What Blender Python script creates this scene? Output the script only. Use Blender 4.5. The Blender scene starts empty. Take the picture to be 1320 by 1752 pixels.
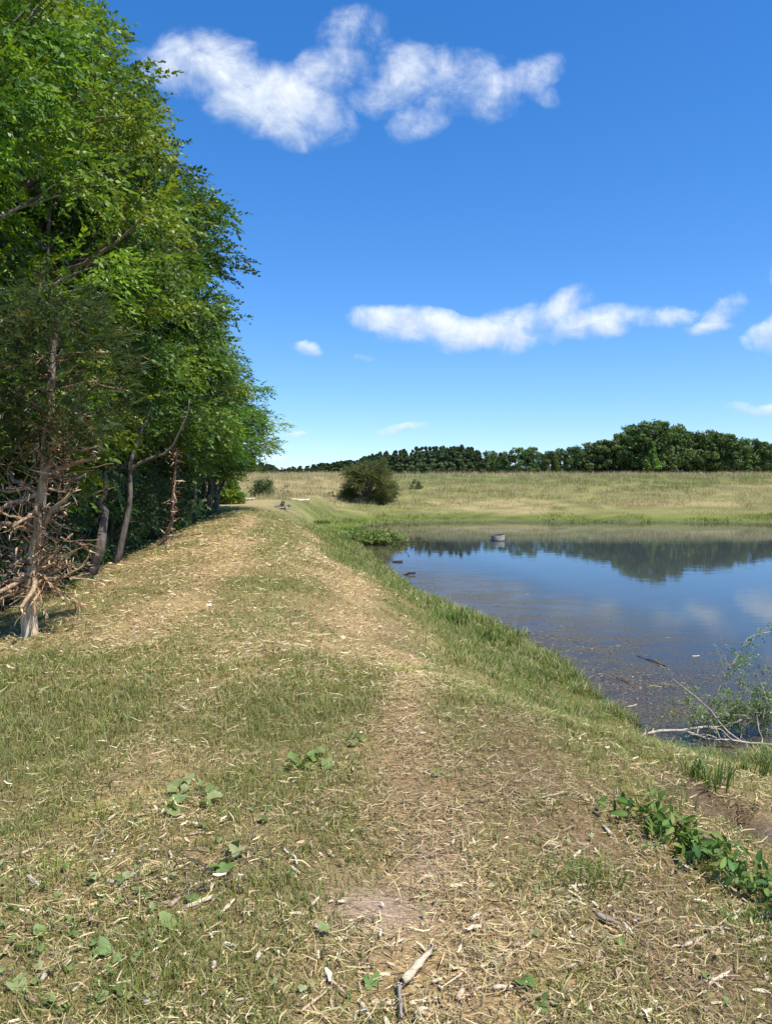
import bpy, math, random
import numpy as np
from mathutils import Vector

# ------------------------------------------------------------------ camera, light, sky
SC = bpy.context.scene
COL = SC.collection
CAM = np.array([0.0, 0.0, 3.2])
FPX, CXP, CYP = 1318.0, 660.0, 876.0
PITCH = math.atan(71.0 / 1318.0)
cd = bpy.data.cameras.new('camera')
cd.sensor_fit = 'HORIZONTAL'; cd.sensor_width = 36.0; cd.lens = 36.0 * FPX / 1320.0
cd.clip_start = 0.05; cd.clip_end = 6000
cam = bpy.data.objects.new('camera', cd); COL.objects.link(cam)
cam.location = CAM; cam.rotation_euler = (math.pi / 2 - PITCH, 0, 0)
SC.camera = cam

SUN_EL = math.radians(63)
SUN_AZ = math.radians(128)          # clockwise from +Y (view direction): from the right, a little behind the camera
sun_dir = Vector((math.sin(SUN_AZ) * math.cos(SUN_EL), math.cos(SUN_AZ) * math.cos(SUN_EL), math.sin(SUN_EL)))
ld = bpy.data.lights.new('sun', 'SUN'); ld.energy = 4.7; ld.angle = math.radians(0.53); ld.color = (1.0, 0.94, 0.84)
sun = bpy.data.objects.new('sun', ld); COL.objects.link(sun)
sun.rotation_euler = sun_dir.to_track_quat('Z', 'Y').to_euler()
sun.location = (20, -10, 30)

SC.render.engine = 'CYCLES'
SC.view_settings.view_transform = 'Standard'; SC.view_settings.look = 'None'
SC.view_settings.exposure = 0.4; SC.view_settings.gamma = 1.0
SC.view_settings.use_curve_mapping = False
SC.cycles.use_denoising = True
SC.cycles.max_bounces = 8; SC.cycles.diffuse_bounces = 3; SC.cycles.glossy_bounces = 3
SC.cycles.transmission_bounces = 4; SC.cycles.transparent_max_bounces = 8
SC.cycles.sample_clamp_indirect = 6.0
SC.cycles.caustics_reflective = False; SC.cycles.caustics_refractive = False

def ray(px, py):
    a = (px - CXP) / FPX; b = -(py - CYP) / FPX
    c, s = math.cos(PITCH), math.sin(PITCH)
    return np.array([a, c + b * s, -s + b * c])

world = bpy.data.worlds.new('World'); SC.world = world; world.use_nodes = True
wn = world.node_tree; wn.nodes.clear()

class NG:
    """small helper to write node maths as expressions"""
    def __init__(s, nt): s.nt = nt
    def n(s, t, **k):
        x = s.nt.nodes.new(t)
        for a, v in k.items(): setattr(x, a, v)
        return x
    def put(s, sock, v):
        if hasattr(v, 'is_output'): s.nt.links.new(v, sock)
        else: sock.default_value = v
    def m(s, op, a, b=0.0, c=0.0):
        x = s.n('ShaderNodeMath', operation=op)
        s.put(x.inputs[0], a); s.put(x.inputs[1], b); s.put(x.inputs[2], c)
        return x.outputs[0]
    def noise(s, vec, scale, detail=4, rough=0.5, dist=0.0, col=False, lac=2.0):
        x = s.n('ShaderNodeTexNoise')
        if vec is not None: s.nt.links.new(vec, x.inputs['Vector'])
        s.put(x.inputs['Scale'], scale); s.put(x.inputs['Detail'], detail); s.put(x.inputs['Roughness'], rough)
        s.put(x.inputs['Distortion'], dist); s.put(x.inputs['Lacunarity'], lac)
        return x.outputs['Color' if col else 'Fac']
    def step(s, v, lo, hi, a=0.0, b=1.0, smooth=True):
        x = s.n('ShaderNodeMapRange', interpolation_type='SMOOTHSTEP' if smooth else 'LINEAR')
        s.put(x.inputs[0], v); s.put(x.inputs[1], lo); s.put(x.inputs[2], hi); s.put(x.inputs[3], a); s.put(x.inputs[4], b)
        return x.outputs[0]
    def mix(s, f, a, b, mode='MIX'):
        x = s.n('ShaderNodeMix', data_type='RGBA', blend_type=mode)
        s.put(x.inputs[0], f)
        for i, v in ((6, a), (7, b)):
            if hasattr(v, 'is_output'): s.nt.links.new(v, x.inputs[i])
            else: x.inputs[i].default_value = (*v, 1) if len(v) == 3 else v
        return x.outputs[2]
    def xyz(s, x_, y_, z_=0.0):
        x = s.n('ShaderNodeCombineXYZ')
        for i, v in enumerate((x_, y_, z_)): s.put(x.inputs[i], v)
        return x.outputs[0]

g = NG(wn)
sky = g.n('ShaderNodeTexSky', sky_type='NISHITA')
sky.sun_disc = False; sky.sun_elevation = SUN_EL; sky.sun_rotation = SUN_AZ
sky.altitude = 0; sky.air_density = 1.0; sky.dust_density = 0.25; sky.ozone_density = 3.0
SKY_STRENGTH = 0.14
hs = g.n('ShaderNodeHueSaturation'); hs.inputs['Saturation'].default_value = 1.34; hs.inputs['Value'].default_value = 1.0
wn.links.new(sky.outputs[0], hs.inputs['Color'])
sky_col = g.mix(1.0, hs.outputs[0], (0.98, 0.97, 1.10), 'MULTIPLY')
tc = g.n('ShaderNodeTexCoord').outputs['Generated']
mpv = g.n('ShaderNodeMapping'); wn.links.new(tc, mpv.inputs[0]); mpv.inputs['Scale'].default_value = (1, 1, 0.95); mpv.inputs['Location'].default_value = (0, 0, 0.055)
nv = g.n('ShaderNodeVectorMath', operation='NORMALIZE'); wn.links.new(mpv.outputs[0], nv.inputs[0]); wn.links.new(nv.outputs[0], sky.inputs[0])
sp = g.n('ShaderNodeSeparateXYZ'); wn.links.new(tc, sp.inputs[0])
X, Y, Z = sp.outputs
ysafe = g.m('MAXIMUM', Y, 0.08)
U = g.m('DIVIDE', X, ysafe); V = g.m('DIVIDE', Z, ysafe)
uv = g.xyz(U, V, 0.0)
warp = g.noise(uv, 5.0, 5, 0.6, col=True)
ws = g.n('ShaderNodeSeparateXYZ'); wn.links.new(warp, ws.inputs[0])
U2 = g.m('ADD', U, g.m('MULTIPLY', g.m('SUBTRACT', ws.outputs[0], 0.5), 0.10))
V2 = g.m('ADD', V, g.m('MULTIPLY', g.m('SUBTRACT', ws.outputs[1], 0.5), 0.07))
# each cloud: a few soft ellipses in direction space (centre px, py, radii, tilt degrees, weight)
CLOUDS = [
 (320,118,90,42,-8,.8),(400,125,115,60,-25,1.1),(470,175,125,62,-25,1.35),(505,222,80,36,-10,1.0),
 (600,50,58,54,20,.66),(585,112,70,40,0,.75),(640,165,75,40,0,.65),(560,140,70,45,0,.8),
 (720,130,110,56,-15,.78),(715,205,65,30,25,.72),(800,140,90,55,-20,.9),(880,135,90,34,15,.7),(935,105,50,20,20,.55),(925,155,45,22,-20,.55),
 (655,548,62,20,0,1.2),(735,562,100,28,-5,1.35),(835,577,100,27,0,1.35),(880,556,62,30,15,1.1),(800,592,90,14,0,.6),
 (955,537,60,30,25,1.0),(1010,558,75,27,10,1.2),(1065,545,60,20,8,.9),(1135,540,62,17,8,.9),(1240,530,40,24,30,.9),(1212,556,45,13,5,.85),(1322,570,54,23,15,1.15),
 (522,605,24,12,0,1.0),(677,731,52,9,0,.85),(1292,692,58,11,0,1.0),(512,742,24,6,0,.6),(465,783,36,7,0,.6),(615,608,28,7,0,.5),
 (1400,465,80,34,10,.95),(1480,560,90,30,0,1.2),(1600,700,120,18,0,1.0),(-300,300,220,80,-10,1.0),(-150,620,120,24,0,1.0)]
tot = None; sw = None; se = None
for (cx, cy, rx, ry, tilt, w) in CLOUDS:
    d = ray(cx, cy); u0, v0 = d[0] / d[1], d[2] / d[1]
    ax, ay = rx / FPX, ry / FPX; ct, st = math.cos(math.radians(tilt)), math.sin(math.radians(tilt))
    du = g.m('SUBTRACT', U2, u0); dv = g.m('SUBTRACT', V2, v0)
    ea = g.m('MULTIPLY_ADD', du, ct / ax, g.m('MULTIPLY', dv, st / ax))
    eb = g.m('MULTIPLY_ADD', dv, ct / ay, g.m('MULTIPLY', du, -st / ay))
    r2 = g.m('MULTIPLY_ADD', ea, ea, g.m('MULTIPLY', eb, eb))
    e = g.m('MULTIPLY', g.m('MAXIMUM', g.m('SUBTRACT', 1.0, g.m('MULTIPLY', r2, 0.66)), 0.0), w)
    tot = e if tot is None else g.m('MAXIMUM', tot, e)
    eb_s = g.m('MULTIPLY', e, eb); sw = eb_s if sw is None else g.m('ADD', sw, eb_s); se = e if se is None else g.m('ADD', se, e)
fb = g.noise(uv, 16.0, 7, 0.62, 0.4)
fb2 = g.noise(g.xyz(g.m('MULTIPLY', U, 1.0), g.m('MULTIPLY', V, 1.6), 3.0), 34.0, 5, 0.6, 0.6)
er = g.m('MULTIPLY_ADD', g.m('SUBTRACT', fb, 0.5), 2.0, g.m('MULTIPLY', g.m('SUBTRACT', fb2, 0.5), 0.35))
field = g.m('MULTIPLY_ADD', er, g.step(tot, 0.0, 0.30), tot)
dens = g.m('MULTIPLY', g.step(field, 0.08, 1.50), g.m('MULTIPLY_ADD', g.m('SUBTRACT', fb2, 0.5), 0.35, 0.98)); dens = g.m('MINIMUM', dens, 1.0)
dens = g.m('MULTIPLY', dens, g.step(tot, 0.0, 0.25))
front = g.step(Y, 0.25, 0.4)
dens = g.m('MULTIPLY', dens, front)
# scattered fair-weather clouds in the rest of the sky
zs = g.m('ADD', g.m('MAXIMUM', Z, 0.0), 0.12)
pl = g.xyz(g.m('DIVIDE', X, zs), g.m('DIVIDE', Y, zs), 0.0)
far = g.noise(pl, 1.1, 6, 0.55, 0.3)
side = g.step(g.m('DIVIDE', g.m('ABSOLUTE', X), ysafe), 1.1, 1.9)
side = g.m('MAXIMUM', side, g.step(Y, 0.35, 0.1))
dens2 = g.m('MULTIPLY', g.m('MULTIPLY', g.step(far, 0.60, 0.74), side), g.step(Z, 0.0, 0.08))
dens = g.m('MAXIMUM', dens, dens2)
height = g.m('DIVIDE', sw, g.m('ADD', se, 0.02))
lum = g.m('MULTIPLY_ADD', g.m('SUBTRACT', fb2, 0.5), 0.4, g.m('MULTIPLY_ADD', g.m('SUBTRACT', fb, 0.5), 0.9, g.m('MULTIPLY', height, 0.42)))
ccol = g.mix(g.step(lum, -0.45, 0.25, smooth=False), (0.40, 0.50, 0.66), (0.80, 0.84, 0.88))
cs = g.mix(1.0, ccol, (1 / SKY_STRENGTH,) * 3, 'MULTIPLY')
final = g.mix(g.m('MULTIPLY', dens, 0.93), sky_col, cs)
bgn = g.n('ShaderNodeBackground'); wn.links.new(final, bgn.inputs['Color']); bgn.inputs['Strength'].default_value = SKY_STRENGTH
wo = g.n('ShaderNodeOutputWorld'); wn.links.new(bgn.outputs[0], wo.inputs['Surface'])
world.cycles.sampling_method = 'MANUAL'; world.cycles.sample_map_resolution = 512

# ------------------------------------------------------------------ numeric helpers
RS = np.random.RandomState(7)
random.seed(5)

def sstep(v, a, b):
    t = np.clip((np.asarray(v, float) - a) / (b - a), 0, 1); return t * t * (3 - 2 * t)

_lat = np.random.RandomState(11).rand(256, 256)
def vnoise(x, y, s=1.0, o=0):
    x = np.asarray(x, float) * s + 37.13 * (o + 1); y = np.asarray(y, float) * s + 91.7 * (o + 1)
    xi = np.floor(x).astype(int); yi = np.floor(y).astype(int); fx = x - xi; fy = y - yi
    fx = fx * fx * (3 - 2 * fx); fy = fy * fy * (3 - 2 * fy)
    a = _lat[xi % 256, yi % 256]; b = _lat[(xi + 1) % 256, yi % 256]; c = _lat[xi % 256, (yi + 1) % 256]; d = _lat[(xi + 1) % 256, (yi + 1) % 256]
    return a * (1 - fx) * (1 - fy) + b * fx * (1 - fy) + c * (1 - fx) * fy + d * fx * fy
def fbm(x, y, s=1.0, o=0, n=4):
    t = 0; a = 0.5
    for i in range(n): t = t + a * vnoise(x, y, s * 2 ** i, o + i * 3); a *= 0.5
    return t / (1 - 0.5 ** n)

def Pz(px, py, z=0.0):
    d = ray(px, py); t = (z - CAM[2]) / d[2]; return CAM + d * t
def PD(px, py, D):
    d = ray(px, py); return CAM + d * (D / d[1])
def project(x, y, z):
    c, s = math.cos(PITCH), math.sin(PITCH)
    dx, dy, dz = x - CAM[0], y - CAM[1], z - CAM[2]
    f = dy * c - dz * s; u = dy * s + dz * c
    return CXP + FPX * dx / f, CYP - FPX * u / f

shore_px = [(1083,1240),(1020,1192),(965,1146),(925,1112),(891,1087),(850,1070),(790,1052),(745,1030),(705,1008),(672,985),(652,968),(640,955),(618,940),(604,925),(598,912),(615,902),(640,898),(680,894)]
pond = [tuple(Pz(a, b, 0)[:2]) for a, b in shore_px]
pond += [(5, 48.6), (12, 47.8), (20, 47.2), (30, 48.0), (40, 44), (44, 35), (41, 26), (31, 17), (20, 12.0), (11, 9.6), (6.4, 8.9)]
pond += [tuple(Pz(a, b, 0)[:2]) for a, b in [(1320,1300),(1240,1305),(1170,1290),(1120,1275)]]
pond = np.array(pond)
POOL = np.array([(900.0, 0), (901, 0), (901, 1)]); HOLE = np.array([900.0, 0, 0])   # the muddy patch and the hole in the bank, set below

def sdf(x, y, poly):
    x = np.asarray(x, float); y = np.asarray(y, float); sh = x.shape; x = x.ravel(); y = y.ravel()
    best = np.full(x.shape, 1e9); inside = np.zeros(x.shape, bool)
    n = len(poly)
    for i in range(n):
        ax, ay = poly[i]; bx, by = poly[(i + 1) % n]; ex, ey = bx - ax, by - ay
        t = np.clip(((x - ax) * ex + (y - ay) * ey) / (ex * ex + ey * ey), 0, 1)
        best = np.minimum(best, (x - ax - t * ex) ** 2 + (y - ay - t * ey) ** 2)
        c = ((ay > y) != (by > y))
        if ey != 0: inside ^= c & (x < (y - ay) / ey * ex + ax)
    d = np.sqrt(best); return np.where(inside, -d, d).reshape(sh)

XL_Y = [-30, 2, 5, 8.9, 11.6, 17.6, 24, 29.6, 34]
XL_X = [-3.4, -3.9, -4.1, -4.35, -4.5, -5.05, -5.7, -6.3, -7.0]
def xl(y): return np.interp(y, XL_Y, XL_X)

def H(x, y):
    x = np.asarray(x, float); y = np.asarray(y, float)
    d = sdf(x, y, pond); d2 = sdf(x, y, POOL)
    dp = np.maximum(d, 0)
    yy = np.clip(y, 0, 40)
    # the dam: domed crest, bank down to the water on the right, drop into the wood on the left
    xc = np.interp(yy, [0, 9, 17, 26, 34], [-0.9, -1.3, -2.4, -3.6, -4.2])
    crest = 1.72 - 0.026 * np.minimum((x - xc) ** 2, 14)
    bank = np.interp(dp, [0, .1, .5, 1, 2, 3, 4, 4.6, 5.4], [0, .035, .11, .235, .50, .76, .93, .985, 1.0])
    zd = crest * bank
    e = np.maximum(xl(yy) - x, 0)
    zd = zd - 1.7 * sstep(e, 0.1, 4.2)
    # meadow beyond the pond
    zf = np.interp(dp, [0, .12, 1.2, 3, 5, 8, 12, 16, 20, 23, 27, 36, 60, 200, 3000], [0, .06, .22, .62, 1.02, 1.52, 2.04, 2.42, 2.68, 2.79, 2.78, 2.6, 2.0, .5, -2])
    zf = np.maximum(zf, 1.62 * sstep(dp, -.5, 4.5) * sstep(x, -1.6, -4.6))
    zf = zf + 0.05 * (fbm(x, y, 0.12, 5) - 0.5) * sstep(dp, 2, 20)
    zr = np.interp(dp, [0, .1, 1.2, 4, 12, 60, 3000], [0, .08, .24, .5, .8, 1.2, 1.2])
    w = sstep(y, 27, 36)
    z = zd * (1 - w) + zf * w
    wl = sstep(e, 3, 6) * w * sstep(y, 60, 44)
    wr = sstep(x, 2.7, 4.2) * sstep(y, 30, 20) * (1 - w)
    z = z * (1 - wr) + zr * wr
    # small relief
    land = sstep(d, 0.0, 0.6)
    z = z + land * (0.05 * (fbm(x, y, 0.9, 1) - 0.5) + 0.030 * (fbm(x, y, 4.0, 2) - 0.5)) * sstep(y, 90, 40)
    # wheel ruts pressed along the crest
    for off in (0.95, -0.75):
        z = z - 0.022 * np.exp(-((x - xc - off - 0.10 * np.sin(y * 0.7)) / 0.22) ** 2) * sstep(y, 34, 26) * land
    # under water
    z = np.where(d < 0, -0.02 - 0.05 * sstep(-d, 0, .6) - 0.16 * sstep(-d, .5, 3.6) - 1.0 * sstep(-d, 3.0, 9.0) + .04 * (fbm(x, y, 1.6, 9) - .5), z)
    # toe of the bank: a wet scoop and an eroded hole
    z = z - .07 * sstep(d2, 0.10, -0.05)
    hx, hy = HOLE[0], HOLE[1]
    z = z - 0.22 * np.exp(-(((x - hx) / .10) ** 2 + ((y - hy) / .13) ** 2))
    mx, my, _ = Pz(640, 1580, 1.7)
    z = z + 0.035 * np.exp(-(((x - mx) / .16) ** 2 + ((y - my) / .14) ** 2))
    return z

def hit(px, py):
    """the point where the ray through a pixel meets the ground"""
    d = ray(px, py); t = np.concatenate([np.arange(1.5, 40, 0.02), np.arange(40, 400, 0.25)])
    p = CAM[None, :] + t[:, None] * d[None, :]
    k = np.nonzero(p[:, 2] < H(p[:, 0], p[:, 1]))[0]
    i = k[0] if len(k) else len(t) - 1
    return p[i]

POOL = np.array([hit(a, b)[:2] for a, b in [(1268,1408),(1295,1404),(1340,1404),(1400,1412),(1400,1436),(1330,1436),(1292,1424)]])
HOLE = hit(1246, 1388)

def mesh_obj(name, v, f, mat=None, col=None, parent=None, smooth=False, extra=None):
    v = np.asarray(v, np.float32).reshape(-1, 3); f = np.asarray(f, np.int32)
    k = f.shape[1]; me = bpy.data.meshes.new(name)
    me.vertices.add(len(v)); me.vertices.foreach_set('co', v.ravel())
    me.loops.add(f.size); me.loops.foreach_set('vertex_index', f.ravel())
    me.polygons.add(len(f)); me.polygons.foreach_set('loop_start', np.arange(0, f.size, k, dtype=np.int32))
    try: me.polygons.foreach_set('loop_total', np.full(len(f), k, np.int32))
    except Exception: pass
    if smooth: me.polygons.foreach_set('use_smooth', np.ones(len(f), bool))
    me.update(calc_edges=True)
    if col is not None:
        c = np.asarray(col, np.float32)
        if c.ndim == 1: c = np.tile(c, (len(v), 1))
        a = me.color_attributes.new('col', 'FLOAT_COLOR', 'POINT')
        a.data.foreach_set('color', np.concatenate([c, np.ones((len(c), 1), np.float32)], 1).astype(np.float32).ravel())
    if extra:
        for nm, arr in extra.items():
            a = me.attributes.new(nm, 'FLOAT', 'POINT'); a.data.foreach_set('value', np.asarray(arr, np.float32).ravel())
    if mat: me.materials.append(mat)
    o = bpy.data.objects.new(name, me); COL.objects.link(o)
    if parent is not None: o.parent = parent
    return o

class Acc:
    def __init__(s): s.v = []; s.f = []; s.c = []; s.n = 0
    def add(s, v, f, c):
        v = np.asarray(v, np.float32); f = np.asarray(f, np.int64); c = np.asarray(c, np.float32)
        if c.ndim == 1: c = np.tile(c, (len(v), 1))
        if f.shape[1] == 4: f = np.concatenate([f[:, [0, 1, 2]], f[:, [0, 2, 3]]])
        s.v.append(v); s.f.append(f + s.n); s.c.append(c); s.n += len(v)
    def obj(s, name, mat, parent=None, smooth=False):
        return mesh_obj(name, np.concatenate(s.v), np.concatenate(s.f), mat, np.concatenate(s.c), parent, smooth)
    def arrays(s): return np.concatenate(s.v), np.concatenate(s.f), np.concatenate(s.c)

def tag(o, label=None, cat=None, group=None, kind=None):
    if label: o['label'] = label
    if cat: o['category'] = cat
    if group: o['group'] = group
    if kind: o['kind'] = kind
    return o
def thing(name, loc, label, cat, group=None, rz=0.0):
    o = bpy.data.objects.new(name, None); COL.objects.link(o); o.location = [float(q) for q in loc]; o.rotation_euler = (0, 0, rz)
    o.empty_display_size = 0.1
    return tag(o, label, cat, group)
def copy_tree(o, loc, rz=0.0, scale=None, label=None, group=None):
    c = o.copy(); COL.objects.link(c); c.location = [float(q) for q in loc]; c.rotation_euler = (0, 0, rz)
    if scale is not None: c.scale = scale if hasattr(scale, '__len__') else (scale,) * 3
    if label: c['label'] = label
    if group: c['group'] = group
    for ch in o.children:
        k = ch.copy(); COL.objects.link(k); k.parent = c
        for sb in ch.children:
            q = sb.copy(); COL.objects.link(q); q.parent = k
    return c

def tube(pts, rad, sides=6, cap=True):
    pts = np.asarray(pts, float); n = len(pts); rad = np.asarray(rad, float) * np.ones(n)
    tan = np.gradient(pts, axis=0); tan /= np.linalg.norm(tan, axis=1, keepdims=True) + 1e-9
    ref = np.array([0, 0, 1.0]) if abs(tan[0][2]) < 0.9 else np.array([1.0, 0, 0])
    v = []
    for i in range(n):
        a = np.cross(tan[i], ref); a /= np.linalg.norm(a) + 1e-9; b = np.cross(tan[i], a); ref = -b if False else ref
        ang = np.arange(sides) * 2 * math.pi / sides
        v.append(pts[i] + rad[i] * (np.cos(ang)[:, None] * a + np.sin(ang)[:, None] * b))
    v = np.concatenate(v); f = []
    for i in range(n - 1):
        for j in range(sides):
            k = (j + 1) % sides
            f.append((i * sides + j, i * sides + k, (i + 1) * sides + k, (i + 1) * sides + j))
    f = np.array(f); tri = np.concatenate([f[:, [0, 1, 2]], f[:, [0, 2, 3]]])
    if cap:
        v = np.concatenate([v, [pts[0]], [pts[-1]]]); m = n * sides
        caps = [(m, (j + 1) % sides, j) for j in range(sides)] + [(m + 1, (n - 1) * sides + j, (n - 1) * sides + (j + 1) % sides) for j in range(sides)]
        tri = np.concatenate([tri, np.array(caps)])
    return v, tri

def wander(p0, p1, n, amp, rs, sag=0.0):
    t = np.linspace(0, 1, n); p = p0[None] * (1 - t)[:, None] + p1[None] * t[:, None]
    L = np.linalg.norm(p1 - p0)
    off = rs.randn(n, 3) * amp * L; off[0] = 0
    k = np.array([.25, .5, .25])
    for c in range(3):
        off[:, c] = np.convolve(np.pad(off[:, c], 1, mode='edge'), k, 'valid'); off[:, c] -= off[0, c]
    p = p + off; p[:, 2] -= sag * L * (t * (1 - t)) * 4
    return p

# ------------------------------------------------------------------ materials
def new_mat(name):
    m = bpy.data.materials.new(name); m.use_nodes = True; nt = m.node_tree; nt.nodes.clear()
    return m, NG(nt), nt
def out(gg, nt, sh):
    o = gg.n('ShaderNodeOutputMaterial'); nt.links.new(sh, o.inputs['Surface'])
def attr(gg, name='col'):
    a = gg.n('ShaderNodeAttribute'); a.attribute_name = name; return a.outputs['Color'] if name == 'col' else a.outputs['Fac']

def leaf_material(name, trans=0.35, rough=0.45, vary=0.25, spec=0.35):
    m, gg, nt = new_mat(name)
    c = attr(gg)
    oi = gg.n('ShaderNodeObjectInfo').outputs['Random']
    h = gg.n('ShaderNodeHueSaturation'); nt.links.new(c, h.inputs['Color'])
    gg.put(h.inputs['Hue'], gg.m('MULTIPLY_ADD', oi, 0.03, 0.485)); gg.put(h.inputs['Value'], gg.m('MULTIPLY_ADD', oi, vary, 1 - vary / 2))
    p = gg.n('ShaderNodeBsdfPrincipled'); nt.links.new(h.outputs[0], p.inputs['Base Color'])
    p.inputs['Roughness'].default_value = rough; p.inputs['Specular IOR Level'].default_value = spec
    t = gg.n('ShaderNodeBsdfTranslucent')
    nt.links.new(gg.mix(1.0, h.outputs[0], (1.35, 1.25, 0.55), 'MULTIPLY'), t.inputs['Color'])
    mx = gg.n('ShaderNodeMixShader'); mx.inputs[0].default_value = trans
    nt.links.new(p.outputs[0], mx.inputs[1]); nt.links.new(t.outputs[0], mx.inputs[2])
    out(gg, nt, mx.outputs[0]); return m

M_leaf = leaf_material('leaf', 0.38, 0.42, 0.30)
M_far = leaf_material('far_leaf', 0.2, 0.8, 0.30, 0.1)
M_blade = leaf_material('grass_blade', 0.30, 0.55, 0.0, 0.25)
M_broad = leaf_material('broad_leaf', 0.25, 0.55, 0.15, 0.2)

def bark_material(name, scale=30.0, bump=0.5, grey=.35):
    m, gg, nt = new_mat(name)
    tcn = gg.n('ShaderNodeTexCoord').outputs['Object']
    mp = gg.n('ShaderNodeMapping'); nt.links.new(tcn, mp.inputs[0]); mp.inputs['Scale'].default_value = (1, 1, 0.18)
    n1 = gg.noise(mp.outputs[0], scale, 5, 0.65); n2 = gg.noise(tcn, 4.0, 3, 0.5)
    c = gg.mix(gg.step(n1, 0.3, 0.7), (0.55, 0.52, 0.50), (1.25, 1.22, 1.18))
    c = gg.mix(1.0, attr(gg), c, 'MULTIPLY'); c = gg.mix(gg.m('MULTIPLY', gg.step(n2, .5, .7), grey), c, (0.20, 0.21, 0.17))
    p = gg.n('ShaderNodeBsdfPrincipled'); nt.links.new(c, p.inputs['Base Color']); p.inputs['Roughness'].default_value = 0.9; p.inputs['Specular IOR Level'].default_value = 0.15
    b = gg.n('ShaderNodeBump'); b.inputs['Strength'].default_value = bump; b.inputs['Distance'].default_value = 0.02; nt.links.new(n1, b.inputs['Height'])
    nt.links.new(b.outputs[0], p.inputs['Normal']); out(gg, nt, p.outputs[0]); return m
M_bark = bark_material('bark'); M_cedar = bark_material('cedar_bark', 34, .5, .06)

def wood_material(name):
    m, gg, nt = new_mat(name)
    tcn = gg.n('ShaderNodeTexCoord').outputs['Object']
    mp = gg.n('ShaderNodeMapping'); nt.links.new(tcn, mp.inputs[0]); mp.inputs['Scale'].default_value = (0.12, 1, 1)
    n1 = gg.noise(mp.outputs[0], 260, 4, 0.6); n2 = gg.noise(tcn, 22, 3, 0.5)
    c = gg.mix(gg.step(n1, 0.3, 0.7), (0.62, 0.58, 0.54), (1.12, 1.12, 1.12)); c = gg.mix(1.0, attr(gg), c, 'MULTIPLY')
    c = gg.mix(gg.m('MULTIPLY', gg.step(n2, .52, .72), .4), c, (0.30, 0.20, 0.11))
    p = gg.n('ShaderNodeBsdfPrincipled'); nt.links.new(c, p.inputs['Base Color']); p.inputs['Roughness'].default_value = 0.75; p.inputs['Specular IOR Level'].default_value = 0.2
    b = gg.n('ShaderNodeBump'); b.inputs['Strength'].default_value = 0.5; b.inputs['Distance'].default_value = 0.003; nt.links.new(n1, b.inputs['Height'])
    nt.links.new(b.outputs[0], p.inputs['Normal']); out(gg, nt, p.outputs[0]); return m
M_wood = wood_material('splintered_wood')

def plain_attr(name, rough=0.9, spec=0.1):
    m, gg, nt = new_mat(name)
    p = gg.n('ShaderNodeBsdfPrincipled'); nt.links.new(attr(gg), p.inputs['Base Color']); p.inputs['Roughness'].default_value = rough; p.inputs['Specular IOR Level'].default_value = spec
    out(gg, nt, p.outputs[0]); return m
M_dry = leaf_material('dry_straw', 0.12, 0.6, 0.0, 0.2)
M_chip = plain_attr('wood_chip', 0.8, 0.15)

def ground_material():
    m, gg, nt = new_mat('ground_soil')
    tcn = gg.n('ShaderNodeTexCoord').outputs['Object']
    base = attr(gg)
    mp = gg.n('ShaderNodeMapping'); nt.links.new(tcn, mp.inputs[0]); mp.inputs['Rotation'].default_value = (0, 0, 0.5); mp.inputs['Scale'].default_value = (1, 3.5, 1)
    mp2 = gg.n('ShaderNodeMapping'); nt.links.new(tcn, mp2.inputs[0]); mp2.inputs['Rotation'].default_value = (0, 0, -0.9); mp2.inputs['Scale'].default_value = (1, 3.5, 1)
    s1 = gg.noise(mp.outputs[0], 42, 3, 0.6, 1.2); s2 = gg.noise(mp2.outputs[0], 36, 3, 0.6, 1.2)
    st = gg.m('MAXIMUM', s1, s2)
    n3 = gg.noise(tcn, 9, 5, 0.65); n4 = gg.noise(tcn, 0.9, 4, 0.6)
    c = gg.mix(gg.step(st, .45, .72), (0.55, 0.52, 0.50), (1.5, 1.42, 1.30)); c = gg.mix(1.0, base, c, 'MULTIPLY')
    c = gg.mix(1.0, c, gg.mix(n3, (0.72, 0.74, 0.76), (1.28, 1.26, 1.22)), 'MULTIPLY')
    c = gg.mix(1.0, c, gg.mix(n4, (0.8, 0.83, 0.8), (1.2, 1.17, 1.15)), 'MULTIPLY')
    wet = attr(gg, 'wet')
    p = gg.n('ShaderNodeBsdfPrincipled'); nt.links.new(c, p.inputs['Base Color'])
    gg.put(p.inputs['Roughness'], gg.m('MULTIPLY_ADD', wet, -0.55, 0.95)); gg.put(p.inputs['Specular IOR Level'], gg.m('MULTIPLY_ADD', wet, 0.4, 0.08))
    b = gg.n('ShaderNodeBump'); b.inputs['Strength'].default_value = 0.8; b.inputs['Distance'].default_value = 0.02
    nt.links.new(gg.m('ADD', gg.m('MULTIPLY', st, .6), n3), b.inputs['Height']); nt.links.new(b.outputs[0], p.inputs['Normal'])
    out(gg, nt, p.outputs[0]); return m
M_ground = ground_material()

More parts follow.
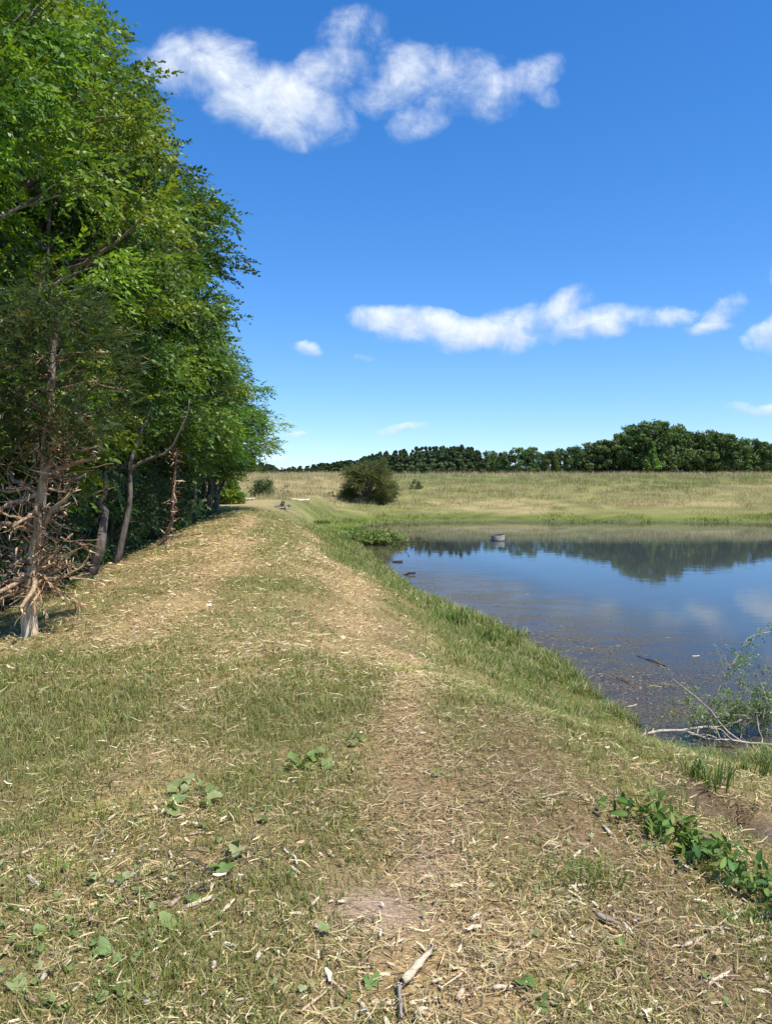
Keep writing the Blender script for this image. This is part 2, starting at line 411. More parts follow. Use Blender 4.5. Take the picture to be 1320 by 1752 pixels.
def water_material():
    m, gg, nt = new_mat('pond_water')
    geo = gg.n('ShaderNodeNewGeometry').outputs['Position']
    mp = gg.n('ShaderNodeMapping'); nt.links.new(geo, mp.inputs[0]); mp.inputs['Scale'].default_value = (0.5, 1.0, 1.0)
    w1 = gg.noise(mp.outputs[0], 2.2, 3, 0.5); w2 = gg.noise(mp.outputs[0], 9, 2, 0.5)
    patch = gg.step(gg.noise(geo, 0.16, 2, 0.5), 0.42, 0.62)
    hgt = gg.m('ADD', gg.m('MULTIPLY', w1, 0.006), gg.m('MULTIPLY', w2, gg.m('MULTIPLY_ADD', patch, 0.0016, 0.0005)))
    b = gg.n('ShaderNodeBump'); b.inputs['Strength'].default_value = 0.30; b.inputs['Distance'].default_value = 1.0; nt.links.new(hgt, b.inputs['Height'])
    fr = gg.n('ShaderNodeFresnel'); fr.inputs['IOR'].default_value = 1.34; nt.links.new(b.outputs[0], fr.inputs['Normal'])
    gl = gg.n('ShaderNodeBsdfGlossy'); gg.put(gl.inputs['Roughness'], gg.m('MULTIPLY_ADD', attr(gg, 'film'), 0.14, 0.012)); gl.inputs['Color'].default_value = (0.93, 0.95, 0.96, 1); nt.links.new(b.outputs[0], gl.inputs['Normal'])
    dep = attr(gg, 'depth')
    tr = gg.n('ShaderNodeBsdfTransparent'); tr.inputs['Color'].default_value = (0.86, 0.86, 0.78, 1)
    df = gg.n('ShaderNodeBsdfDiffuse')
    scum = gg.noise(geo, 3.0, 5, 0.7)
    nt.links.new(gg.mix(scum, (0.040, 0.056, 0.058), (0.07, 0.082, 0.078)), df.inputs['Color'])
    body = gg.n('ShaderNodeMixShader'); gg.put(body.inputs[0], gg.step(dep, 0.02, 0.45, 0.10, 1.0)); nt.links.new(tr.outputs[0], body.inputs[1]); nt.links.new(df.outputs[0], body.inputs[2])
    mx = gg.n('ShaderNodeMixShader'); nt.links.new(fr.outputs[0], mx.inputs[0]); nt.links.new(body.outputs[0], mx.inputs[1]); nt.links.new(gl.outputs[0], mx.inputs[2])
    # silt and scum film in the shallows, spread farther out to mute cloud reflections
    fd = gg.n('ShaderNodeBsdfDiffuse'); sn = gg.noise(geo, 26, 4, 0.7); nt.links.new(gg.mix(gg.step(sn, .40, .66), (0.050, 0.048, 0.036), (0.185, 0.170, 0.115)), fd.inputs['Color'])
    fm = gg.n('ShaderNodeMapping'); nt.links.new(geo, fm.inputs[0]); fm.inputs['Scale'].default_value = (0.55, 1.3, 1)
    fn = gg.step(gg.noise(fm.outputs[0], 1.1, 6, 0.68, 0.5), 0.34, 0.66)
    film = gg.m('MULTIPLY', attr(gg, 'film'), gg.m('MULTIPLY_ADD', fn, 0.62, 0.16))
    m2 = gg.n('ShaderNodeMixShader'); nt.links.new(film, m2.inputs[0]); nt.links.new(mx.outputs[0], m2.inputs[1]); nt.links.new(fd.outputs[0], m2.inputs[2])
    out(gg, nt, m2.outputs[0]); return m
M_water = water_material()

# ------------------------------------------------------------------ ground
def lines(parts):
    r = [parts[0][0]]
    for a, b, s in parts:
        n = max(1, int(round((b - a) / s))); r += list(np.linspace(a, b, n + 1)[1:])
    return np.array(r)
def grow(a, b, s, k=1.22):
    r = []; x = a
    while abs(x - a) < abs(b - a): x += s; s *= k; r.append(x)
    return r
xs = lines([(-9, -6, .15), (-6, 4.2, .07), (4.2, 12, .3)])
xs = np.array(sorted([-v for v in grow(9, 3000, .4)] + list(xs) + grow(12, 3000, .5)))
ys = lines([(0.8, 10, .07), (10, 22, .13), (22, 40, .25), (40, 62, .35), (62, 74, .8)])
ys = np.array(sorted([-v for v in grow(-0.8, 400, .3)] + list(ys) + grow(70, 4000, 1.5, 1.15)))
GX, GY = np.meshgrid(xs, ys); gx, gy = GX.ravel(), GY.ravel()
gz = H(gx, gy)

SOIL = np.array([.21, .155, .095]); STRAW = np.array([.52, .39, .20]); GREEN = np.array([.19, .21, .065])
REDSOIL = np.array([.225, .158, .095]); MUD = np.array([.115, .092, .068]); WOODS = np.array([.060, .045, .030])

CZ = 1.66
def seg_d(x, y, pts):
    best = np.full(np.shape(x), 1e9)
    for (ax, ay), (bx, by) in zip(pts[:-1], pts[1:]):
        ex, ey = bx - ax, by - ay; t = np.clip(((x - ax) * ex + (y - ay) * ey) / (ex * ex + ey * ey + 1e-9), 0, 1)
        best = np.minimum(best, np.hypot(x - ax - t * ex, y - ay - t * ey))
    return best
W = lambda pts, z=1.66: [tuple(Pz(a, b, z)[:2]) for a, b in pts]
PATH_A = W([(690,1060),(700,1180),(700,1330),(735,1420),(760,1560),(800,1700)])
PATH_B = W([(870,1200),(880,1300),(960,1400),(1060,1500),(1190,1640)])
PATH_C = W([(420,1120),(330,1200),(270,1330),(260,1500)])
def blob(x, y, px, py, rx, ry, z=1.66):
    c = Pz(px, py, z); return np.exp(-(((x - c[0]) / rx) ** 2 + ((y - c[1]) / ry) ** 2))

def cover(x, y):
    """straw, green, bare and red-earth weights of the mown dam at (x, y)"""
    n1 = fbm(x, y, 0.9, 20); n2 = fbm(x, y, 3.5, 24)
    s = 0.30 + 1.0 * (n1 - .5) + 0.5 * (n2 - .5); yn = y + 5.0 * (fbm(x, y, .5, 220) - .5) + .35 * x; s = s + 0.42 * sstep(yn, 5.5, 12) * sstep(y, 31, 24)
    gr = 0.62 + 1.15 * (.5 - n1) + 0.6 * (fbm(x, y, 2.1, 31) - .5)
    gr = gr - 0.36 * sstep(yn, 6, 12) * sstep(y, 30, 24)
    big = sstep(fbm(x * 1.0, y * .55, .55, 205), .44, .60); gr = gr + .38 * big * sstep(y, 8, 11); s = s - .30 * big * sstep(y, 8, 11)
    gr = gr + .60 * blob(x, y, 110, 1230, 1.4, 1.7) + .35 * blob(x, y, 300, 1150, .9, .7) + .25 * blob(x, y, 500, 1330, .8, .7) + .25 * blob(x, y, 60, 1500, .8, .7)
    gr = gr + .35 * blob(x, y, 600, 1085, 1.1, .55) + .30 * blob(x, y, 1000, 1500, .35, .35) + .2 * blob(x, y, 820, 1420, .3, .9) + .5 * blob(x, y, 730, 1100, .25, .3)
    gr = gr + .35 * blob(x, y, 500, 960, 1.4, 1.3) + .25 * blob(x, y, 400, 905, 2, 1.5) + .6 * sstep(y, 25, 29)
    s = s + .40 * blob(x, y, 150, 1065, 1.4, .9) + .45 * blob(x, y, 450, 1160, .9, .5) + .45 * blob(x, y, 690, 1085, 1.2, .55) - .5 * blob(x, y, 110, 1260, 1.2, 1.0)
    pa = np.exp(-(seg_d(x, y, PATH_A) / .20) ** 2); pb = np.exp(-(seg_d(x, y, PATH_B) / .30) ** 2); pc = np.exp(-(seg_d(x, y, PATH_C) / .30) ** 2)
    s = s + .8 * pa + .45 * pc - .1 * pb; gr = gr - .7 * pa - .42 * pb - .45 * pc
    xcn = np.interp(np.clip(y, 0, 40), [0, 9, 17, 26, 34], [-0.9, -1.3, -2.4, -3.6, -4.2]); far_ = sstep(y, 5.5, 8.5) * sstep(y, 32, 27); tr = 0
    for off in (1.05, -1.0): tr = tr + np.exp(-((x - xcn - off - .15 * np.sin(y * .6)) / .34) ** 2)
    s = s + (.55 * tr - .12) * far_; gr = gr - .55 * tr * far_ + .42 * np.exp(-((x - xcn) / .45) ** 2) * far_
    red = .7 * pb + .3 * pa * sstep(y, 9, 4) + .45 * blob(x, y, 740, 1330, .5, 1.0) + .3 * blob(x, y, 560, 1440, .35, .4)
    bare = 1.1 * blob(x, y, 640, 1570, .17, .14) + .5 * blob(x, y, 735, 1480, .12, .25)
    d = sdf(x, y, pond); edge = d
    bank = sstep(edge, 3.3, 1.9) * sstep(x, -3, -1.5)
    bp_ = sstep(fbm(x, y, 1.3, 210), .34, .58); gr = gr + (.45 + .45 * bp_ - .25 * sstep(d, 2.2, 3.2)) * bank; s = s - (.45 * bp_ + .10) * bank; red = red * (1 - bank) + .6 * blob(x, y, 975, 1270, .2, .5, 1.1) + .5 * blob(x, y, 1180, 1370, .25, .25, .5)
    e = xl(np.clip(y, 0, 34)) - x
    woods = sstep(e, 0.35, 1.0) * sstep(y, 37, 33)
    hole = np.exp(-(((x - HOLE[0] + .08) / .20) ** 2 + ((y - HOLE[1] - .10) / .26) ** 2)); gr = gr * (1 - .95 * np.clip(hole * 1.3, 0, 1)); s = s * (1 - .8 * hole)
    return np.clip(s, 0, 1), np.clip(gr, 0, 1), np.clip(bare, 0, 1), np.clip(red, 0, 1), bank, woods, d

def ground_colour(x, y):
    s, gr, ba, rd, bank, woods, d = cover(x, y)
    c = SOIL[None] * np.ones((len(x), 1))
    L = lambda c, k, w: c * (1 - w[:, None]) + k[None] * w[:, None]
    c = L(c, GREEN, gr * .55); c = L(c, STRAW, s * .75); c = L(c, REDSOIL, rd * .8); c = L(c, np.array([.42, .33, .25]), ba)
    # the meadow
    f = sstep(y, 29, 36)
    n = fbm(x, y, .05, 40); n2 = fbm(x, y * 2.5, .22, 45)
    tan = np.array([.42, .345, .195]); grn = np.array([.16, .20, .06]); mid = np.array([.24, .24, .10])
    m = L(np.tile(mid, (len(x), 1)), tan, sstep(n2, .45, .70) * .6); m = L(m, grn, sstep(n, .44, .60) * .7)
    m = L(m, np.array([.15, .19, .05]), sstep(d, 2.6, 1.0)); m = L(m, grn, sstep(d, 11, 14) * sstep(x, -3, 3) * sstep(d, 21.5, 19) * .6)
    m = m * (.55 + .9 * fbm(x, y * 2, .9, 235)[:, None]); m = L(m, tan * 1.1, .75 * sstep(x, 0, -5) * sstep(d, 2.5, 5)); c = L(c, np.zeros(3), f * 0) * (1 - f[:, None]) + m * f[:, None]
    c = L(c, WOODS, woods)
    wet = np.clip(sstep(d, 0.25, -0.02) + .9 * sstep(sdf(x, y, POOL), 0.10, -.02), 0, 1)
    mudn = fbm(x, y, 5, 60)
    mud = np.array([.12, .098, .075])[None] * (0.6 + 0.9 * mudn[:, None]); mud = L(mud, np.array([.20, .10, .045]), sstep(mudn, .56, .68) * .7)
    c = c * (1 - wet[:, None]) + mud * wet[:, None]
    hole = np.exp(-(((x - HOLE[0] + .10) / .24) ** 2 + ((y - HOLE[1] - .12) / .30) ** 2)); c = L(c, np.array([.17, .125, .085]), np.clip(hole * 1.4, 0, 1))
    return c, wet
gc, gwet = ground_colour(gx, gy)
nx, ny = len(xs), len(ys)
idx = np.arange(nx * ny).reshape(ny, nx)
gf = np.stack([idx[:-1, :-1], idx[:-1, 1:], idx[1:, 1:], idx[1:, :-1]], -1).reshape(-1, 4)
ground = mesh_obj('ground', np.stack([gx, gy, gz], 1), gf, M_ground, gc, smooth=True, extra={'wet': gwet})
tag(ground, kind='structure')

# ------------------------------------------------------------------ pond water
wx = np.arange(-4.2, 47, .28); wy = np.arange(5.2, 52, .28)
WX, WY = np.meshgrid(wx, wy); dz = -H(WX.ravel(), WY.ravel()); dd = sdf(WX.ravel(), WY.ravel(), pond)
ix = np.arange(WX.size).reshape(WX.shape); wf = np.stack([ix[:-1, :-1], ix[:-1, 1:], ix[1:, 1:], ix[1:, :-1]], -1).reshape(-1, 4)
wf = wf[(dd[wf].min(1) < 0.5)]
used = np.unique(wf); remap = np.full(WX.size, -1); remap[used] = np.arange(len(used))
water = mesh_obj('pond_water', np.stack([WX.ravel(), WY.ravel(), np.zeros(WX.size)], 1)[used], remap[wf], M_water, extra={'depth': np.clip(dz, 0, 3)[used], 'film': (np.clip(.75 * sstep(-dd, 4.6, .8) + .30 * sstep(-dd, 9, 3), 0, 1) * sstep(WY.ravel(), 31, 20) * sstep(WX.ravel(), 14, 8))[used]})
tag(water, kind='structure')

# ------------------------------------------------------------------ scattering thin things over the ground
def polar(n, d0, d1, power, half=0.68):
    """random ground points in front of the path's near end, thinner with distance"""
    u = RS.rand(n); k = 2 - power
    D = (d0 ** k + u * (d1 ** k - d0 ** k)) ** (1 / k) if abs(k) > 1e-3 else d0 * (d1 / d0) ** u
    a = (RS.rand(n) * 2 - 1) * half
    return np.tan(a) * D, D - 1.6

def blades(x, y, z, h, w, lean, col, mat, name, segs=2, heading=None, tipcol=1.25):
    n = len(x); hd = RS.rand(n) * 2 * math.pi if heading is None else heading
    face = hd + math.pi / 2 + RS.randn(n) * .5
    dx, dy = np.cos(hd), np.sin(hd); fx, fy = np.cos(face), np.sin(face)
    vs = []; cs = []
    for k in range(segs):
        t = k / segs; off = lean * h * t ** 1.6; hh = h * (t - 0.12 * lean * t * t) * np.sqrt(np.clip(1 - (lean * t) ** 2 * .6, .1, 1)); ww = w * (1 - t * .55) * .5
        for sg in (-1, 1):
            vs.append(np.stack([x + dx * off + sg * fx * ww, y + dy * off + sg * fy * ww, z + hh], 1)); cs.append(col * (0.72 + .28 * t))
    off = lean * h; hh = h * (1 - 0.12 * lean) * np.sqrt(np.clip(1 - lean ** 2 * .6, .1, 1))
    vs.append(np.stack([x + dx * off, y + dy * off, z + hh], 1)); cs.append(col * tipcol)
    V_ = np.stack(vs, 1); C_ = np.stack([np.clip(c, 0, 1) for c in cs], 1); m = 2 * segs + 1
    f = []
    for k in range(segs - 1):
        a = 2 * k; f += [(a, a + 1, a + 3), (a, a + 3, a + 2)]
    a = 2 * (segs - 1); f.append((a, a + 1, a + 2)); f = np.array(f)
    F_ = (np.arange(n) * m)[:, None, None] + f[None]
    return mesh_obj(name, V_.reshape(-1, 3), F_.reshape(-1, 3), mat, C_.reshape(-1, 3))

def pick(cols, n, jit=.12):
    c = np.array(cols)[RS.randint(len(cols), size=n)]
    return c * (1 + RS.randn(n, 1) * jit) * (1 + RS.randn(n, 3) * jit * .35)

# mown grass
def mown(n, d0, d1, power, segs, name):
    x, y = polar(n, d0, d1, power)
    s, gr, ba, rd, bank, woods, d = cover(x, y); d2 = sdf(x, y, POOL)
    patch = sstep(fbm(x, y, 6, 70), .36, .60)
    keep = (RS.rand(n) < (gr * .95 + .06) * (1 - ba) * (1 - rd * .7) * (.45 + .75 * patch)) & (woods < .3) & (d > .05) & (d2 > .08) & (y < 33)
    x, y, gr, bank, s = x[keep], y[keep], gr[keep], bank[keep], s[keep]; n = len(x)
    z = H(x, y) - .004; D = np.hypot(x, y); sc = np.clip(D / 4, 1, 4.5)
    h = (.024 + .035 * RS.rand(n) ** 1.6) * (1 + .6 * gr) * (1 + .75 * bank * RS.rand(n)) * (.85 + .10 * sc)
    w = (.0026 + .0022 * RS.rand(n)) * sc
    c = pick([(.17, .23, .045), (.21, .27, .06), (.26, .29, .085), (.34, .33, .12), (.14, .20, .05), (.42, .38, .18)], n, .18)
    c = c * (1 - .0 * s[:, None]); lush = np.clip(bank + .4 * (gr - .6), 0, 1)[:, None]
    bpn = sstep(fbm(x, y, 1.9, 215), .35, .6)[:, None]; lush = lush * (.35 + .65 * bpn); c = c * (1 - .5 * lush) + pick([(.13, .22, .04), (.18, .27, .05), (.30, .30, .11)], n) * .5 * lush
    return blades(x, y, z, h, w, .35 + .75 * RS.rand(n), np.clip(c, .01, 1), M_blade, name, segs)
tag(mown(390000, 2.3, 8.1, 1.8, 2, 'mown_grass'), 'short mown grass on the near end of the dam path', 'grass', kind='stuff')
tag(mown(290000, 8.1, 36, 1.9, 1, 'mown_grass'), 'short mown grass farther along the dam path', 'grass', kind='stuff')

# dry clippings and shredded straw lying flat
def litter(n, d0, d1, power, name, chips=False, frac=None):
    x, y = polar(n, d0, d1, power)
    s, gr, ba, rd, bank, woods, d = cover(x, y); d2 = sdf(x, y, POOL)
    patch = sstep(fbm(x, y, 5, 80), .34, .62)
    pr = (s * .85 + .16 + .35 * rd) * (1 - .75 * ba) * (1 - .65 * bank) * (.35 + .9 * patch)
    if chips: pr = (s * .55 + .15 + .55 * blob(x, y, 160, 1070, 2.2, 1.1) + .25 * sstep(y, 3.4, 2.2)) * (1 - ba) * (1 - .8 * bank) * (.3 + patch)
    pr = np.where(woods > .5, pr * .4, pr)
    k = (RS.rand(n) < pr) & (woods < .98) & (d > .1) & (d2 > .1) & (y < 33); x, y, rd, woods, gr = x[k], y[k], rd[k], woods[k], gr[k]; n = len(x)
    z = H(x, y); D = np.hypot(x, y); sc = np.clip(D / 4, 1, 4.5); a = RS.rand(n) * 2 * math.pi
    if chips: L = (.012 + .040 * RS.rand(n) ** 2.4) * sc ** .5; w = L * (.10 + .20 * RS.rand(n))
    else: L = (.018 + .085 * RS.rand(n) ** 2.4) * sc ** .5; w = (.0018 + .0030 * RS.rand(n) ** 1.5) * sc
    dx, dy = np.cos(a), np.sin(a); lift = (.003 + .022 * RS.rand(n) ** 2) * (1 + .25 * sc); tilt = RS.randn(n) * .22; roll = RS.randn(n) * .5
    bend = RS.randn(n) * .22
    P = []
    for t, ww in ((-1, .5), (0, 1), (1, .55)):
        cx = x + dx * L * .5 * t - dy * bend * L * (1 - abs(t)); cy = y + dy * L * .5 * t + dx * bend * L * (1 - abs(t)); cz = z + lift + tilt * L * .5 * t
        for sg in (-1, 1): P.append(np.stack([cx - dy * w * .5 * sg * ww, cy + dx * w * .5 * sg * ww, cz + roll * w * .5 * sg * ww], 1))
    V_ = np.stack(P, 1)
    if chips: c = pick([(.70, .57, .35), (.74, .64, .42), (.60, .45, .25), (.48, .35, .19), (.30, .22, .14)], n, .12)
    else: c = pick([(.66, .52, .28), (.74, .60, .36), (.55, .41, .20), (.44, .32, .16), (.30, .21, .12), (.20, .14, .09), (.48, .41, .18)], n, .14)
    c = c * (1 - .45 * rd[:, None]) + np.array([.24, .16, .10]) * .40 * rd[:, None]
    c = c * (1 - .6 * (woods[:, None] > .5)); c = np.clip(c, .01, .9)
    f = np.array([(0, 1, 3), (0, 3, 2), (2, 3, 5), (2, 5, 4)]); F_ = (np.arange(n) * 6)[:, None, None] + f[None]
    return mesh_obj(name, V_.reshape(-1, 3), F_.reshape(-1, 3), M_chip if chips else M_dry, np.repeat(c, 6, 0))
tag(litter(210000, 2.3, 8.6, 1.8, 'straw_litter'), 'dry tan clippings lying on the near end of the path', 'straw', kind='stuff')
tag(litter(180000, 8.6, 35, 1.8, 'straw_litter'), 'dry tan clippings covering the crest farther along', 'straw', kind='stuff')
tag(litter(32000, 2.3, 8.6, 1.8, 'wood_chip_litter', True), 'pale shredded wood chips over the near grass', 'wood chips', kind='stuff')
tag(litter(36000, 8.6, 34, 1.8, 'wood_chip_litter', True), 'pale shredded wood chips over the crest of the dam', 'wood chips', kind='stuff')

# tall grass on the banks of the pond
def shore(n, dmax, name, near=True):
    seg = pond
    if near: pts = np.vstack([seg[-5:], seg[:15]]); 
    else: pts = seg[13:24]
    L = np.linalg.norm(np.diff(pts, axis=0), axis=1); wgt = L / (1 if near else 1)
    if near: mid = (pts[1:] + pts[:-1]) / 2; wgt = L / np.maximum(np.hypot(mid[:, 0], mid[:, 1]), 5) ** .9
    i = RS.choice(len(L), size=n, p=wgt / wgt.sum()); t = RS.rand(n)
    p = pts[i] * (1 - t)[:, None] + pts[i + 1] * t[:, None]
    nm = np.stack([-(pts[i + 1] - pts[i])[:, 1], (pts[i + 1] - pts[i])[:, 0]], 1); nm /= np.linalg.norm(nm, axis=1, keepdims=True)
    off = RS.rand(n) ** (1.3 if near else 1.0) * dmax - .06
    cand = p + nm * off[:, None]; dd_ = sdf(cand[:, 0], cand[:, 1], pond); flip = (dd_ < 0) & (off > 0); cand[flip] = (p - nm * off[:, None])[flip]
    return cand[:, 0], cand[:, 1]
x, y = shore(175000, 2.8, '')
d = sdf(x, y, pond); d2 = sdf(x, y, POOL); cl = sstep(fbm(x, y, 2.2, 90), .42, .58); hole = np.exp(-(((x - HOLE[0] + .08) / .22) ** 2 + ((y - HOLE[1] - .10) / .28) ** 2))
keep = (d > -.10) & (d2 > .04) & (RS.rand(len(x)) < (.06 + .70 * cl) * ((.25 + .25 * sstep(y, 12, 9)) * sstep(d, 2.8, 1.6) + .55 * sstep(d, 1.5, .5))) & (y < 38) & (hole < .35) & (H(x, y) > -.05)
x, y, d, cl = x[keep], y[keep], d[keep], cl[keep]; n = len(x); D = np.hypot(x, y); sc = np.clip(D / 6, 1, 3.2)
h = (.05 + .15 * RS.rand(n) ** 1.8) * (.45 + .8 * cl) * (1.0 + .25 * sstep(D, 9, 13)); w = (.004 + .004 * RS.rand(n)) * sc
c = pick([(.11, .20, .035), (.15, .25, .05), (.20, .28, .06), (.09, .15, .035), (.44, .37, .18), (.32, .31, .12), (.50, .42, .24)], n, .15)
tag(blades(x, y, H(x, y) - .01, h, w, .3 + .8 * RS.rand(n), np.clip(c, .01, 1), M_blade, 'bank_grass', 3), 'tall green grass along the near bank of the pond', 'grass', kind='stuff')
# far bank: bright green marsh grass
x = RS.rand(120000) * 52 - 9; y = 31 + RS.rand(120000) * 24
d = sdf(x, y, pond); keep = (d > -.3) & (d < 3.2) & (RS.rand(len(x)) < sstep(d, 3.2, .8) * (.35 + .9 * sstep(fbm(x, y, .8, 95), .38, .6))) & ((y > 44) | ((x > -4.6) & (y > 33) & (d < 2.6)) | ((d < 1.2) & (x > -3)))
x, y, d = x[keep], y[keep], d[keep]; n = len(x)
hn = fbm(x, y, .45, 99); h = (.06 + .14 * RS.rand(n)) * (.35 + 1.5 * sstep(hn, .40, .64)) * (1 - .6 * sstep(d, 1, 3.5)); w = .02 + .028 * RS.rand(n)
yel = sstep(fbm(x, y * 2, .25, 101), .4, .6)[:, None]
c = pick([(.15, .23, .04), (.19, .27, .05), (.11, .18, .035), (.25, .29, .07)], n, .15) * (1 - yel * .4) + np.array([.27, .27, .08]) * yel * .4
tag(blades(x, y, H(x, y) - .02, h, w, .2 + .5 * RS.rand(n), np.clip(c, .01, 1), M_blade, 'marsh_grass', 1), 'bright green grass on the far bank of the pond', 'grass', kind='stuff')

# the meadow: tall dry and green tufts
def meadow(n, y0, y1, name, label):
    y = y0 + (y1 - y0) * RS.rand(n); x = (RS.rand(n) * 2 - 1) * .66 * y
    d = sdf(x, y, pond); cl = fbm(x, y * 1.6, .20, 110); fine = fbm(x, y, .9, 115); big = fbm(x, y * 2.2, .06, 112)
    keep = (d > 1.6) & (RS.rand(n) < (.25 + .75 * sstep(fine, .30, .55)) * sstep(d, 1.6, 3.6)) & (y > 37 + RS.rand(n) * 4) & ~((x < -3.5) & (y < 41.5))
    x, y, d, cl, fine, big = x[keep], y[keep], d[keep], cl[keep], fine[keep], big[keep]; n = len(x)
    edge = .30 + .70 * sstep(d, 2.4, 5)
    h = (.08 + .34 * RS.rand(n) ** 2.6) * edge * (.55 + .9 * sstep(fine, .4, .6)); w = (.010 + .016 * RS.rand(n)); tall = (RS.rand(n) < .035) & (d > 4); h = np.where(tall, .30 + .28 * RS.rand(n), h)
    left = sstep(x, 2, -6)
    tan = sstep(cl + .5 * (big - .5), .42, .60) * (1 - .75 * sstep(d, 11, 14) * sstep(x, -3, 3) * sstep(d, 21.5, 19)) + .6 * left
    tan = np.maximum(tan, sstep(d, 20.5, 22.5))[:, None]; tan = np.clip(tan, 0, 1)
    ct = pick([(.60, .49, .29), (.52, .42, .24), (.46, .39, .20), (.66, .56, .37)], n, .12); cgn = pick([(.19, .24, .065), (.25, .28, .085), (.15, .20, .055), (.30, .31, .11)], n, .14)
    m = RS.rand(n, 1) < (tan * .62 + .22); c = np.where(m | tall[:, None], ct, cgn); c = c * (.72 + .56 * fbm(x, y * 1.5, 1.1, 230)[:, None]); c[tall] *= 1.15
    return tag(blades(x, y, H(x, y) - .03, h, w, .15 + .45 * RS.rand(n), np.clip(c, .01, 1), M_blade, name, 1, tipcol=1.1), label, 'grass', kind='stuff')
meadow(500000, 37, 77, 'meadow_grass', 'tall mixed dry and green grass of the meadow rising beyond the pond')
# ------------------------------------------------------------------ foliage builders
def leaf_spray(n=9, L=.34, leaf=.085, wid=.042, droop=.25, seed=1, flat=.35):
    """a twig along +X with alternate leaves; two folded triangles each side of the midrib"""
    rs = np.random.RandomState(seed); v = []; f = []; sh = []
    for i in range(n):
        t = (i + .6) / n; side = 1 if i % 2 else -1
        b = np.array([t * L, 0, -droop * L * t * t]); a = side * (math.radians(52) - .5 * t + rs.randn() * .25)
        if i == n - 1: a = rs.randn() * .2
        l = leaf * (.75 + .45 * rs.rand()) * (1 - .25 * abs(t - .5)); w = wid * (.8 + .4 * rs.rand())
        dx = np.array([math.cos(a), math.sin(a), -.25 + rs.randn() * flat]); dx /= np.linalg.norm(dx)
        sd = np.cross(dx, [0, 0, 1]); sd /= np.linalg.norm(sd); up = np.cross(sd, dx); rl = rs.randn() * .6; sd = sd * math.cos(rl) + up * math.sin(rl)
        k = len(v); v += [b, b + dx * l * .45 + sd * w * .5, b + dx * l, b + dx * l * .45 - sd * w * .5]
        f += [(k, k + 1, k + 2), (k, k + 2, k + 3)]; s_ = .82 + .36 * rs.rand(); sh += [s_] * 4
    return np.array(v), np.array(f), np.array(sh)

def needle_spray(n=14, L=.22, nl=.06, w=.010, seed=1):
    rs = np.random.RandomState(seed); v = []; f = []; sh = []
    for i in range(n):
        t = (i + .3) / n; a = (1 if i % 2 else -1) * (.55 + rs.rand() * .4) * (1 - .5 * t)
        b = np.array([t * L, 0, .05 * L * math.sin(3 * t)]); d = np.array([math.cos(a), math.sin(a), rs.randn() * .35]); l = nl * (.7 + .6 * rs.rand())
        s = np.cross(d, rs.randn(3)); s /= np.linalg.norm(s); k = len(v)
        v += [b - s * w * .5, b + s * w * .5, b + d * l]; f.append((k, k + 1, k + 2)); sh += [.8 + .4 * rs.rand()] * 3
    return np.array(v), np.array(f), np.array(sh)

def basis(fwd, roll, rs):
    f = fwd / (np.linalg.norm(fwd, axis=1, keepdims=True) + 1e-9)
    up = np.tile([0, 0, 1.0], (len(f), 1)); s = np.cross(up, f); s /= np.linalg.norm(s, axis=1, keepdims=True) + 1e-9; u = np.cross(f, s)
    c, n = np.cos(roll)[:, None], np.sin(roll)[:, None]
    s2 = s * c + u * n; u2 = np.cross(f, s2)
    return np.stack([f, s2, u2], 2)

def foliage(acc, pos, fwd, sprays, cols, rs, smin=.75, smax=1.25, roll=.6):
    """put one of the spray shapes at every position; cols is one colour per spray"""
    n = len(pos); R = basis(fwd, rs.randn(n) * roll, rs); sc = smin + (smax - smin) * rs.rand(n); which = rs.randint(len(sprays), size=n)
    for k, (sv, sf, ss) in enumerate(sprays):
        m = which == k
        if not m.any(): continue
        V_ = np.einsum('nij,vj->nvi', R[m], sv) * sc[m][:, None, None] + pos[m][:, None, :]
        F_ = sf[None] + (np.arange(m.sum()) * len(sv))[:, None, None]
        C_ = cols[m][:, None, :] * ss[None, :, None]
        acc.add(V_.reshape(-1, 3), F_.reshape(-1, 3), np.clip(C_.reshape(-1, 3), 0.004, 1))

